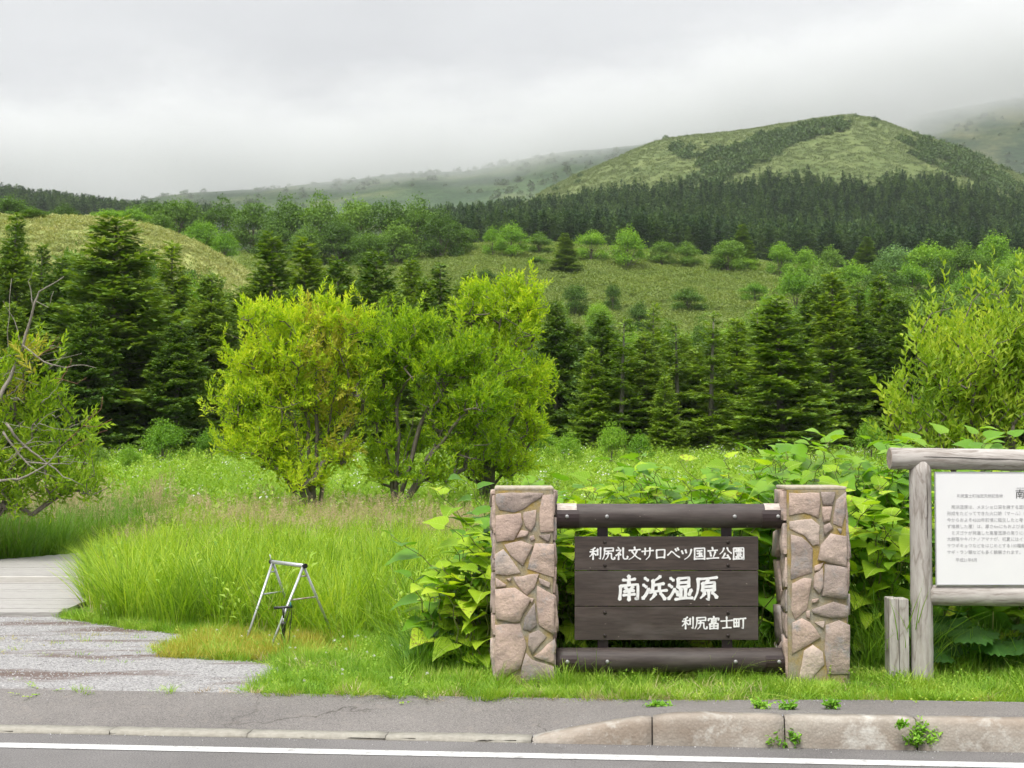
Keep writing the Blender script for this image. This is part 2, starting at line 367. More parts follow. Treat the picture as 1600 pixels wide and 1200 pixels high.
L['flower'] = leafmat('white_flowers', (0.65, 0.66, 0.55), (0.75, 0.75, 0.68), (0.8, 0.8, 0.76), 0.3, (1, 1, 1), 2)
L['willow'] = leafmat('willow_leaves', (0.125, 0.215, 0.013), (0.295, 0.395, 0.018), (0.54, 0.56, 0.04), 0.5, None, 1.6)
L['willow2'] = leafmat('willow_leaves_deeper', (0.13, 0.21, 0.012), (0.29, 0.37, 0.018), (0.54, 0.54, 0.03), 0.45, None, 0.9)
L['left_willow'] = leafmat('dull_willow_leaves', (0.11, 0.19, 0.012), (0.225, 0.32, 0.018), (0.40, 0.45, 0.03), 0.45, None, 1.2)
L['willow_brown'] = leafmat('yellowing_leaves', (0.33, 0.33, 0.03), (0.45, 0.45, 0.045), (0.52, 0.50, 0.07), 0.35, (1.1, 1.0, 0.6), 1.5)
L['shrub'] = leafmat('sallow_leaves', (0.12, 0.20, 0.02), (0.24, 0.33, 0.03), (0.45, 0.48, 0.06), 0.46, None, 1.4)
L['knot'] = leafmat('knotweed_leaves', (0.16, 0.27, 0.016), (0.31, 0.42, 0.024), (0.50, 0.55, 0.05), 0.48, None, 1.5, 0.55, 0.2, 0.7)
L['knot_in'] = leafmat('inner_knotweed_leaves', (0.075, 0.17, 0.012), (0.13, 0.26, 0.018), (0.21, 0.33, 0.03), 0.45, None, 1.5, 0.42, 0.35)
L['weed'] = leafmat('weed_leaves', (0.10, 0.22, 0.02), (0.17, 0.33, 0.03), (0.27, 0.42, 0.06), 0.4, None, 4)
L['butterbur'] = leafmat('broad_dark_leaves', (0.03, 0.085, 0.015), (0.05, 0.12, 0.02), (0.08, 0.17, 0.03), 0.4, None, 3)
L['fir'] = leafmat('fir_needles', (0.052, 0.100, 0.022), (0.115, 0.180, 0.030), (0.235, 0.300, 0.046), 0.3, None, 0.5, 0.5, 0.15)
L['fir_yellow'] = leafmat('yellowish_fir_needles', (0.075, 0.13, 0.018), (0.150, 0.225, 0.028), (0.270, 0.340, 0.042), 0.3, None, 0.6, 0.5, 0.2)
L['fir_far'] = leafmat('plantation_needles', (0.016, 0.038, 0.016), (0.036, 0.072, 0.024), (0.078, 0.124, 0.036), 0.2, None, 0.02, 0.6, 0.15, 1.5)
L['cone'] = simple('brown_cones', (0.10, 0.04, 0.02), (0.17, 0.075, 0.035), 8, 0.8)
L['oak'] = leafmat('oak_leaves', (0.050, 0.098, 0.014), (0.088, 0.160, 0.020), (0.150, 0.235, 0.034), 0.3, None, 0.35, per_obj=1.0)
L['oak_bright'] = leafmat('bright_broad_leaves', (0.075, 0.16, 0.014), (0.14, 0.255, 0.02), (0.23, 0.335, 0.035), 0.35, None, 0.35)
L['oak_grey'] = leafmat('greyish_leaves', (0.06, 0.12, 0.035), (0.11, 0.19, 0.06), (0.17, 0.26, 0.09), 0.3, None, 0.35)
L['sasa'] = leafmat('dwarf_bamboo', (0.125, 0.170, 0.040), (0.155, 0.196, 0.046), (0.200, 0.226, 0.060), 0.3, None, 0.12)
L['sasa_tan'] = leafmat('tan_dwarf_bamboo', (0.27, 0.33, 0.10), (0.36, 0.40, 0.14), (0.46, 0.46, 0.18), 0.3, (1.1, 1.0, 0.6), 0.3)
L['scrub'] = leafmat('hill_scrub', (0.034, 0.062, 0.018), (0.056, 0.094, 0.024), (0.082, 0.120, 0.032), 0.2, None, 0.03)
L['hillgrass'] = leafmat('hill_dwarf_bamboo', (0.108, 0.135, 0.054), (0.124, 0.150, 0.060), (0.140, 0.163, 0.066), 0.2, None, 0.02)

# ------------------------------------------------------------------ terrain
ZST = [(10.0, .12), (20.0, .12), (24.0, .15), (32.0, .32), (45.0, .85), (60.0, 1.45)]
PST = [  # distance, {column: ground line in the picture}
 (85,  {-2500: 560, 0: 565, 200: 585, 300: 600, 400: 622, 600: 640, 800: 645, 3600: 640}),
 (120, {-2500: 345, 0: 340, 100: 341, 180: 345, 240: 357, 300: 380, 340: 401, 380: 426, 450: 470, 500: 500, 600: 545, 700: 565, 800: 572, 1600: 565, 3600: 565}),
 (150, {-2500: 350, 0: 356, 200: 365, 300: 395, 400: 435, 500: 470, 600: 492, 700: 497, 800: 512, 1000: 522, 1200: 515, 1600: 500, 3600: 500}),
 (220, {-2500: 345, 0: 352, 200: 366, 300: 385, 400: 400, 500: 405, 600: 405, 700: 393, 750: 383, 800: 381, 900: 385, 1000: 394, 1100: 403, 1200: 414, 1300: 426, 1600: 432, 3600: 432}),
 (280, {-2500: 350, 0: 358, 300: 390, 600: 408, 750: 392, 800: 391, 1000: 400, 1200: 418, 1600: 432, 3600: 432}),
 (380, {-2500: 352, 0: 358, 300: 375, 650: 392, 800: 384, 1000: 385, 1200: 394, 1600: 405, 3600: 410}),
 (540, {-2500: 345, 0: 350, 300: 362, 650: 356, 750: 351, 850: 338, 900: 328, 1000: 319, 1100: 310, 1200: 304, 1300: 302, 1400: 303, 1500: 310, 1600: 325, 2000: 350, 3600: 360}),
 (800, {-2500: 318, -400: 320, 0: 328, 100: 339, 200: 352, 280: 358, 400: 360, 700: 350, 820: 335, 870: 309, 900: 295, 960: 267, 1000: 248, 1040: 234, 1080: 229, 1150: 224, 1200: 215, 1260: 206, 1300: 199, 1335: 196, 1365: 201, 1400: 213, 1420: 221, 1470: 239, 1520: 259, 1560: 277, 1600: 293, 1700: 320, 2000: 350, 3600: 360}),
 (930, {-2500: 340, 0: 360, 800: 385, 1000: 330, 1300: 290, 1500: 320, 1700: 370, 3600: 380}),
 (1000, {-2500: 420, 3600: 420}),
]
SY = np.array([a for a, _ in ZST] + [a for a, _ in PST]); SLY = np.log(SY)
def pchip(x, Y, xq):                       # x (k,), Y (k, n) , xq (n,) monotone cubic
    h = np.diff(x)[:, None]; d = np.diff(Y, axis=0) / h
    m = np.zeros_like(Y)
    s = (d[:-1] * d[1:]) > 0
    w1 = 2 * h[1:] + h[:-1]; w2 = h[1:] + 2 * h[:-1]
    with np.errstate(divide='ignore', invalid='ignore'):
        hm = (w1 + w2) / (w1 / d[:-1] + w2 / d[1:])
    m[1:-1] = np.where(s, hm, 0); m[0] = d[0]; m[-1] = d[-1]
    i = np.clip(np.searchsorted(x, xq) - 1, 0, len(x) - 2); j = np.arange(len(xq))
    H = (x[i + 1] - x[i]); t = np.clip((xq - x[i]) / H, 0, 1)
    return ((1 + 2 * t) * (1 - t) ** 2 * Y[i, j] + t * (1 - t) ** 2 * H * m[i, j] + t * t * (3 - 2 * t) * Y[i + 1, j] + t * t * (t - 1) * H * m[i + 1, j])
RNG = np.random.default_rng(7)
_ph = RNG.uniform(0, 6.28, (24, 3)); _dr = RNG.uniform(0, 6.28, 24)
def wav(X, Y, lam):
    r = np.zeros_like(X)
    for k in range(8):
        l = lam * (0.6 + 0.15 * k); r += np.sin((X * math.cos(_dr[k]) + Y * math.sin(_dr[k])) * 6.283 / l + _ph[k, 0]) / 8
    return r
def gz(X, Y):
    X = np.atleast_1d(np.asarray(X, float)); Y = np.atleast_1d(np.asarray(Y, float))
    Yc = np.clip(Y, 10, 1000); px = 800 + F * X / Yc
    Z = np.empty((len(SY), len(X)))
    for k, (a, z) in enumerate(ZST): Z[k] = z
    for k, (a, tb) in enumerate(PST):
        ks = np.array(sorted(tb)); py = np.interp(px, ks, np.array([tb[q] for q in ks]))
        # smooth the polyline a little
        py = 0.5 * py + 0.25 * np.interp(px - 18, ks, np.array([tb[q] for q in ks])) + 0.25 * np.interp(px + 18, ks, np.array([tb[q] for q in ks]))
        Z[len(ZST) + k] = EYE + (690 - py) / F * a
    z = pchip(SLY, Z, np.log(Yc))
    am = sm(70, 150, Y) * 0.004 * Y
    z = z + am * 0.35 * wav(X, Y, 30.0) * (Y < 750) + sm(22, 40, Y) * 0.10 * wav(X, Y, 7.0) * (Y < 90)
    return z
def g1(x, y): return float(gz([x], [y])[0])

cols = np.unique(np.concatenate([np.linspace(-2500, -60, 50), np.linspace(-60, 1660, 345), np.linspace(1660, 3600, 45)]))
rws = np.concatenate([np.linspace(0, math.log(70 / 10.7), 60), np.linspace(math.log(70 / 10.7), math.log(950 / 10.7), 300)[1:], [math.log(1000 / 10.7)]])
T_ = (cols - 800) / F
yed = 10.64 / (RN[0] * T_ + RN[1])                       # back edge of the pavement, per column
RR, TT = np.meshgrid(rws, T_, indexing='ij')
yy = yed[None, :] * (1000 / yed[None, :]) ** (RR / rws[-1]); xx = TT * yy
zz = gz(xx.ravel(), yy.ravel()).reshape(xx.shape)
nr, nc = xx.shape
V = np.stack([xx, yy, zz], -1).reshape(-1, 3)
I = np.arange(nr * nc).reshape(nr, nc)
Q = np.stack([I[:-1, :-1], I[:-1, 1:], I[1:, 1:], I[1:, :-1]], -1).reshape(-1, 4)
me = fast_mesh('terrain', V, Q, [M['ground']], smooth=True)
ppx, ppy = proj(V)
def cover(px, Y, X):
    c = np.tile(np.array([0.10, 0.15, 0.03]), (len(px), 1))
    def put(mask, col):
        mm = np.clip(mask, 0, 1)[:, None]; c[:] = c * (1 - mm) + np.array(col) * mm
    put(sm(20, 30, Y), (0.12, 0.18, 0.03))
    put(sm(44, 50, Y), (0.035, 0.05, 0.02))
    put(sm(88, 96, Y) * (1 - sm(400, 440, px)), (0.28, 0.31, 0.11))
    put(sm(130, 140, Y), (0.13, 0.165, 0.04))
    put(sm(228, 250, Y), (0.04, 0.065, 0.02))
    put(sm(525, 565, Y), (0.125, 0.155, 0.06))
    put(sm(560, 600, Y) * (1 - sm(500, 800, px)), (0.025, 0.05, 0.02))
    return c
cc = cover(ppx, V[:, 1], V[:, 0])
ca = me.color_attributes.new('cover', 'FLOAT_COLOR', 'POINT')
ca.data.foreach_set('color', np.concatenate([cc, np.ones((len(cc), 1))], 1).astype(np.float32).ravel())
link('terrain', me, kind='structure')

# the two far mountains, beyond the terrain
def mountain(name, Yr, prof, depth, mat, c0, c1, seed, foot=120):
    rg = np.random.default_rng(seed)
    ks = np.array(sorted(prof)); px = np.linspace(ks[0], ks[-1], 220)
    zr = EYE + (690 - np.interp(px, ks, [prof[k] for k in ks])) / F * Yr
    v = np.linspace(-1, 1, 70)
    A, B = np.meshgrid(v, px, indexing='ij')
    Y = Yr + A * depth; X = (B - 800) / F * Yr
    prof_ = np.where(A < 0, 1 - np.abs(A) ** 1.25, 1 - A * A)
    Z = foot + (zr[None, :] - foot) * np.clip(prof_, 0, 1)
    Z = Z + 9 * wav(X, Y, 260.0) * np.clip(1 - np.abs(A) * 0.4, 0, 1) + 3 * wav(X + 500, Y, 70.0)
    Vv = np.stack([X, Y, Z], -1).reshape(-1, 3); ii = np.arange(Vv.shape[0]).reshape(X.shape)
    q = np.stack([ii[:-1, :-1], ii[:-1, 1:], ii[1:, 1:], ii[1:, :-1]], -1).reshape(-1, 4)
    link(name, fast_mesh(name, Vv, q, [mat], smooth=True), kind='structure')
    MTN.append(Vv.reshape(X.shape + (3,)))
MTN = []
def mountain_mat(name, a, b, c):
    m, t, o = newmat(name); P = pos(t)
    n = noise(t, P, 0.012, 7, 0.62); f = noise(t, P, 0.12, 5, 0.65)
    col = ramp(t, [(0.40, a), (0.52, b), (0.66, c)], n)
    col = mixc(t, col, ramp(t, [(0.3, (0.6, 0.64, 0.6)), (0.7, (1.25, 1.25, 1.2))], f), 0.9, 'MULTIPLY')
    finish(t, o, col, 0.95, f, 0.8, 5.0, 0.05); return m
M['mtn_r'] = mountain_mat('far_mountain_cover', (0.045, 0.085, 0.04), (0.11, 0.14, 0.065), (0.18, 0.19, 0.09))
M['mtn_l'] = mountain_mat('far_slope_cover', (0.04, 0.075, 0.035), (0.07, 0.115, 0.05), (0.13, 0.16, 0.07))
mountain('mountain', 1900, {-1500: 360, 100: 345, 180: 318, 240: 305, 300: 300, 400: 296, 480: 290, 560: 281, 640: 270, 740: 262, 840: 240, 960: 225, 1100: 215, 1300: 225, 1500: 260, 1700: 300}, 620, M['mtn_l'], None, None, 3)
mountain('mountain', 2300, {1150: 300, 1300: 240, 1385: 194, 1420: 182, 1460: 174, 1540: 160, 1640: 140, 1800: 120, 2200: 140, 3000: 300}, 700, M['mtn_r'], None, None, 4)

# the wide ground under road and verge, behind the camera too
gb = MB(); gb.box((0, -30, -0.60), (260, 82, 0.2)); gb.build('ground', M['road'], kind='structure')

# ------------------------------------------------------------------ road, kerb, pavement
def strip(name, s0, s1, n0, n1, zf, mat, ns=60, nn=6):
    S = np.linspace(s0, s1, ns); Nn = np.linspace(n0, n1, nn)
    a, b = np.meshgrid(S, Nn, indexing='ij')
    X = RU[0] * a + RN[0] * b; Y = RU[1] * a + RN[1] * b; Z = zf(a, b)
    Vv = np.stack([X, Y, Z], -1).reshape(-1, 3); ii = np.arange(Vv.shape[0]).reshape(a.shape)
    q = np.stack([ii[:-1, :-1], ii[1:, :-1], ii[1:, 1:], ii[:-1, 1:]], -1).reshape(-1, 4)
    return link(name, fast_mesh(name, Vv, q, [mat], smooth=True), kind='structure')
strip('road', -70, 70, -14, 9.80, lambda a, b: 0 * a, M['road'])
strip('road_marking', -70, 70, 9.265, 9.415, lambda a, b: 0 * a + 0.004, M['paint'], 40, 3)
def s_of(px, py, z=0.0):
    p = on(px, py, z); return RU[0] * p.x + RU[1] * p.y
KF, KB = 9.74, 9.90
sA, sB = s_of(830, 1157), s_of(1075, 1160)
def ktop(s): return 0.028 + 0.175 * sm(sA - 0.02, sB + 0.1, s) ** 0.62
def pz(a, b):
    f = np.clip((b - KB) / (10.72 - KB), 0, 1)
    k = ktop(a)
    return (k - 0.012) * (1 - f) + (0.133 + 0.025 * sm(0, 2, a)) * f + 0.004 * np.sin(a * 2.3 + b * 5) * (1 - f)
strip('pavement', -40, 40, KB - 0.02, 10.72, pz, M['pave'], 400, 14)
kerb = bpy.data.objects.new('kerb', None); COL.objects.link(kerb); kerb['kind'] = 'structure'
joints_px = [-260, -40, 175, 390, 605, 832, 1019, 1224, 1428, 1640, 1860]
js = [s_of(p, 1143 + p * 0.0165) for p in joints_px]
rk = random.Random(5)
def kerb_stone(s0, s1, low):
    bm = bmesh.new(); n = 10; rows = []
    for i in range(n + 1):
        s = s0 + (s1 - s0) * i / n; h = float(ktop(s))
        e = (0.003 if low else 0.009) if i in (0, n) else 0.0
        def P(nn, z): return bm.verts.new(road(s, nn + rk.uniform(-.003, .003), z - e * (z > .02) + rk.uniform(-.003, .003) * (z > 0)))
        r = min(0.035, h * 0.6)
        sl_ = 0.10 * h
        rows.append([P(KF, -0.15), P(KF + 0.0, 0.0), P(KF + sl_ * 0.5, h * 0.55), P(KF + sl_, h - r), P(KF + sl_ + r * 0.35, h - r * 0.25), P(KF + sl_ + r, h), P(KB, h), P(KB + .03, -0.15)])
    for i in range(n):
        for k in range(7):
            f = bm.faces.new((rows[i][k], rows[i + 1][k], rows[i + 1][k + 1], rows[i][k + 1])); f.smooth = True
    bm.faces.new(rows[0]); bm.faces.new(rows[-1][::-1])
    bmesh.ops.recalc_face_normals(bm, faces=bm.faces)
    me = bpy.data.meshes.new('kerb_stone'); bm.to_mesh(me); bm.free(); me.materials.append(M['kerb_low'] if low else M['kerb'])
    return link('kerb_stone', me, kerb)
step = 0.88
left = [js[0] - step * k for k in range(20, 0, -1)]; right_ = [js[-1] + step * k for k in range(1, 20)]
alls = left + js + right_
for a, b in zip(alls[:-1], alls[1:]):
    kerb_stone(a + (0.0025 if b < sA + .05 else .005), b - (0.0025 if b < sA + .05 else .005), b < sA + 0.05)

def joint_bed():
    S = np.arange(alls[0], alls[-1], .1); h = np.maximum(ktop(S) - .020, .003); prof = [(KF + .010, -.15), (KF + .012, 0.0)]
    Vv = []
    for s_, hh in zip(S, h): Vv += [road(s_, KF + .009, -.15), road(s_, KF + .016 + .10 * hh, max(-.01, hh - .03)), road(s_, KF + .06, hh), road(s_, KB, hh)]
    ii = np.arange(len(Vv)).reshape(len(S), 4); q = np.stack([ii[:-1, :-1], ii[1:, :-1], ii[1:, 1:], ii[:-1, 1:]], -1).reshape(-1, 4)
    link('joint_mortar', fast_mesh('joint_mortar', np.array(Vv), q, [M['crack']]), kerb)
joint_bed()
# gravel drive
rg = np.random.default_rng(11)
def ragged(poly, step, amp, seed):
    r = np.random.default_rng(seed); out = []
    for i in range(len(poly)):
        a = np.array(poly[i]); b = np.array(poly[(i + 1) % len(poly)]); n = max(1, int(np.hypot(*(b - a)) / step))
        for k in range(n):
            p = a + (b - a) * k / n
            out.append((p[0] + r.normal() * amp * 1.6, p[1] + r.normal() * amp * 0.35))
    return out
_ge = [proj(np.array(road(s_, 10.70, .1255))) for s_ in np.linspace(-8.5, s_of(388, 1084, .125), 12)]
GRAV = [(float(a_), float(b_)) for a_, b_ in _ge] + [ (432, 1060), (438, 1045), (420, 1036), (330, 1031), (250, 1027), (240, 1015), (285, 1004), (290, 992), (210, 984), (120, 970), (60, 957), (-700, 957)]
def sheet(name, poly_px, z, mat, step=18, amp=2.5, seed=1):
    pr = ragged(poly_px, step, amp, seed); bm = bmesh.new()
    f = bm.faces.new([bm.verts.new(on(x, y, z)) for x, y in pr])
    bmesh.ops.triangulate(bm, faces=[f]); bmesh.ops.recalc_face_normals(bm, faces=bm.faces)
    if sum(q.normal.z for q in bm.faces) < 0: bmesh.ops.reverse_faces(bm, faces=bm.faces)
    me = bpy.data.meshes.new(name); bm.to_mesh(me); bm.free(); me.materials.append(mat)
    return link(name, me, kind='structure')
sheet('gravel_drive', GRAV, 0.1255, M['gravel'], 16, 1.6)

# boardwalk
bwk = bpy.data.objects.new('boardwalk', None); COL.objects.link(bwk); bwk['kind'] = 'structure'
def plank(x0, x1, y0, y1, z, mat, name='plank', rz=0.0):
    m = MB(); m.box(((x0 + x1) / 2, (y0 + y1) / 2, z - 0.03), (x1 - x0, y1 - y0, 0.06), rz, 0.004); m.build(name, mat, bwk)
rb = random.Random(2)
y = 15.75
while y < 19.0:
    plank(-9.5, -5.02 + rb.uniform(-.03, .03) - 0.02 * (y - 15.7), y, y + 0.192, 0.17 + rb.uniform(-.004, .004), M['deck']); y += 0.2
m = MB(); m.box((-7.4, 19.10, 0.17), (4.6, 0.10, 0.16), 0, 0.006); m.build('edge_board', M['deck_edge'], bwk)
y = 19.2
while y < 24.0:
    k = (y - 19.2) / 4.8
    plank(-9.5 + 3.2 * k, -5.3 + 0.2 * k + rb.uniform(-.03, .03), y, y + 0.192, 0.255 + rb.uniform(-.004, .004), M['deck']); y += 0.2

# pond glimpsed between the reeds on the left
bm = bmesh.new(); pv = []
for k in range(22):
    a = 2 * math.pi * k / 22; pv.append(bm.verts.new((-8.05 + 0.75 * math.cos(a) * (1 + .15 * math.sin(3 * a)), 29.6 + 2.6 * math.sin(a), 0.36)))
bm.faces.new(pv); me = bpy.data.meshes.new('pond'); bm.to_mesh(me); bm.free(); me.materials.append(M['water']); link('pond', me, kind='structure')

# ------------------------------------------------------------------ leaf-level geometry
def frames(D, U):
    D = D / (np.linalg.norm(D, axis=1, keepdims=True) + 1e-9)
    X = np.cross(D, U); nx = np.linalg.norm(X, axis=1, keepdims=True); X = np.where(nx < 1e-4, np.array([[1.0, 0, 0]]), X / (nx + 1e-9))
    Z = np.cross(X, D); return np.stack([X, D, Z], -1)        # columns: side, along, normal
def stamp(tv, tt, P, R, S):
    n = len(P); S = np.asarray(S, float)
    if S.ndim == 1: S = S[:, None].repeat(3, 1)
    V = np.einsum('nij,nkj->nki', R, tv[None] * S[:, None, :]) + P[:, None, :]
    T = (tt[None] + (np.arange(n) * len(tv))[:, None, None])
    return V.reshape(-1, 3), T.reshape(-1, 3)
def join(parts):
    Vs, Ts, o = [], [], 0
    for v, t in parts:
        if len(v) == 0: continue
        Vs.append(v); Ts.append(t + o); o += len(v)
    return np.concatenate(Vs), np.concatenate(Ts)
# folded lanceolate leaf, unit length along +Y
LEAF = (np.array([[0, 0, 0], [-.5, .45, .12], [0, .5, 0], [.5, .45, .12], [0, 1, -.12]], float), np.array([[0, 2, 1], [0, 3, 2], [1, 2, 4], [2, 3, 4]]))
LEAF2 = (np.array([[0, 0, 0], [-.5, .42, .1], [.5, .42, .1], [0, 1, -.05]], float), np.array([[0, 3, 1], [0, 2, 3]]))
def tubes(segs, r0, r1, k=5):
    A, B = np.asarray(segs[0], float), np.asarray(segs[1], float); n = len(A)
    D = B - A; R = frames(D, np.tile([0.13, 0.31, 0.94], (n, 1)))
    a = np.arange(k) * 2 * math.pi / k; c = np.stack([np.cos(a), np.zeros(k), np.sin(a)], -1)
    v0 = np.einsum('nij,kj->nki', R, c) * np.asarray(r0)[:, None, None] + A[:, None]
    v1 = np.einsum('nij,kj->nki', R, c) * np.asarray(r1)[:, None, None] + B[:, None]
    V = np.concatenate([v0, v1], 1); i = np.arange(k); j = (i + 1) % k
    t = np.concatenate([np.stack([i, j, j + k], -1), np.stack([i, j + k, i + k], -1)])
    return V.reshape(-1, 3), (t[None] + (np.arange(n) * 2 * k)[:, None, None]).reshape(-1, 3)

def spray(rg, L_, n, leaf_l, leaf_w, spread=0.9, up=0.3):
    """a twig with leaves set along it, pointing +Y"""
    s = np.linspace(0.08, 1, n); P = np.stack([0.04 * np.sin(s * 5) * L_, s * L_, -0.06 * L_ * s * s], -1)
    az = np.arange(n) * 2.4 + rg.uniform(0, 6); sp = spread * (1.05 - 0.55 * s) * rg.uniform(.75, 1.2, n)
    D = np.stack([np.cos(az) * np.sin(sp), np.cos(sp), np.sin(az) * np.sin(sp) + up * .4], -1)
    R = frames(D, np.stack([rg.normal(0, .5, n), rg.normal(0, .3, n), np.ones(n)], -1))
    l = leaf_l * rg.uniform(.7, 1.15, n) * (1 - .25 * s)
    return stamp(*LEAF, P, R, np.stack([leaf_w * rg.uniform(.8, 1.2, n), l, l], -1))

def grow(rg, base, guides, attract, seg=0.35, r_tip=0.006, pw=0.45, rmin=0.0):
    """skeleton: guide stems from the base, then each attractor joined to the nearest wood"""
    pts = [np.array(base, float)]; par = [-1]
    def path(j, target, lift):
        a = pts[j]; d = np.linalg.norm(target - a); n = max(1, int(d / seg)); pj = j
        for k in range(1, n + 1):
            t = k / n; p = a + (target - a) * t; p = p + np.array([0, 0, lift * d * math.sin(math.pi * t)])
            if k < n: p = p + rg.normal(0, 0.05 * seg * 1.6, 3)
            pts.append(p); par.append(pj); pj = len(pts) - 1
    for g in guides:
        path(0, np.array(g, float), 0.10)
    order = np.argsort(np.linalg.norm(attract - np.array(base), axis=1))
    tips = []
    for i in order:
        a = attract[i]; A = np.array(pts)
        d = np.linalg.norm(A - a, axis=1) + 0.9 * np.clip(A[:, 2] - a[2] + 0.1, 0, None) + 0.12 * (np.linalg.norm(A - np.array(base), axis=1) < 0.4)
        path(int(np.argmin(d)), a, 0.03); tips.append(len(pts) - 1)
    pts = np.array(pts); par = np.array(par); cnt = np.zeros(len(pts)); cnt[tips] = 1
    for k in range(len(pts) - 1, 0, -1): cnt[par[k]] += cnt[k]
    r = r_tip * np.maximum(cnt, 1) ** pw
    e = np.arange(1, len(pts)); e = e[par[e] >= 0]
    big = r[e] >= rmin
    e = e[big]
    return tubes((pts[par[e]], pts[e]), np.minimum(r[par[e]], r[e] * 1.35), r[e]), pts[tips], pts[par[tips]]

def fir(seed, h=10.0, R=2.6, step=0.30, nb=9, bare=0.05, sparse=1.0, droop=0.0, spl=0.20, spw=0.068, twig=0.135, power=0.8, upt=0.2):
    rg = np.random.default_rng(seed); parts = []; tA, tB, r0, r1 = [], [], [], []
    z = bare * h
    lean = rg.normal(0, .012, 2)
    while z < h * 0.985:
        k = z / h; Lm = R * max(0.03, (1 - k)) ** power * (0.55 + 0.45 * min(1, (k - bare) / 0.12 + .35))
        n = max(3, int(nb * (1 if k < .8 else .7)))
        for b in range(n):
            if rg.random() > sparse: continue
            Lb = Lm * rg.uniform(.68, 1.12) + 0.1; az = rg.uniform(0, 6.283)
            a = (-0.18 - droop) * (1 - k) + 0.45 * k ** 2 + rg.normal(0, .05)
            zz0 = z + rg.uniform(-.5, .5) * step
            out = np.array([math.cos(az), math.sin(az), 0]); sd_ = np.array([-out[1], out[0], 0])
            def sp_(s): return np.stack([out[0] * Lb * s + lean[0] * zz0, out[1] * Lb * s + lean[1] * zz0, zz0 + Lb * (a * s + upt * s * s)], -1)
            tA.append(sp_(np.array([0.0]))[0]); tB.append(sp_(np.array([.8]))[0]); r0.append(0.012 + 0.010 * Lb); r1.append(0.004)
            s = np.arange(0.12, 1.0, twig / max(Lb, .25)); 
            if len(s) == 0: s = np.array([.5])
            for side in (-1, 1):
                tl = np.minimum(0.85, 0.50 * Lb * (1.02 - s) ** .7 + 0.10) * rg.uniform(.7, 1.15, len(s))
                td = out[None] * 0.62 + side * sd_[None] * 0.78 + np.array([[0, 0, 1]]) * rg.normal(-.02, .12, (len(s), 1))
                B = sp_(s)
                m = 4
                for q in range(m):
                    ok = tl > q * spl * 0.72
                    if not ok.any(): continue
                    P = B[ok] + td[ok] * (q * spl * 0.72)
                    D = td[ok] + rg.normal(0, .22, (ok.sum(), 3)) + np.array([0, 0, .10])
                    Rf = frames(D, np.tile([0, 0, 1.0], (ok.sum(), 1)) + rg.normal(0, .35, (ok.sum(), 3)))
                    sc_ = spl * rg.uniform(.8, 1.3, ok.sum())
                    parts.append(stamp(*LEAF2, P, Rf, np.stack([np.full(ok.sum(), spw) * rg.uniform(.8, 1.3, ok.sum()) * 2, sc_ * 1.25, np.full(ok.sum(), .12)], -1)))
            e = sp_(np.array([.93])); Rf = frames(out[None] + np.array([[0, 0, .35]]), np.array([[0, 0, 1.0]]))
            parts.append(stamp(*LEAF2, e, Rf, np.array([[spw * 2.2, spl * 1.5, .1]])))
        z += step * rg.uniform(.8, 1.2) * (0.75 if k > .75 else 1)
    # leader
    n = 10; P = np.stack([np.full(n, lean[0] * h), np.full(n, lean[1] * h), np.linspace(h * .93, h * .995, n)], -1); az = rg.uniform(0, 6.28, n)
    parts.append(stamp(*LEAF2, P, frames(np.stack([np.cos(az) * .6, np.sin(az) * .6, np.ones(n)], -1), np.tile([0, 0.2, 1.0], (n, 1))), np.tile([[spw * 2, spl, .1]], (n, 1))))
    zs = np.linspace(0, h * .97, 9); pt = np.stack([lean[0] * zs, lean[1] * zs, zs], -1); rr = 0.017 * h * (1 - zs / h) ** .8 + .01
    tr = tubes((pt[:-1] - [0, 0, 0.02], pt[1:]), rr[:-1], rr[1:], 8)
    tw = tubes((np.array(tA), np.array(tB)), np.array(r0), np.array(r1), 3)
    return join([tr, tw]), join(parts)

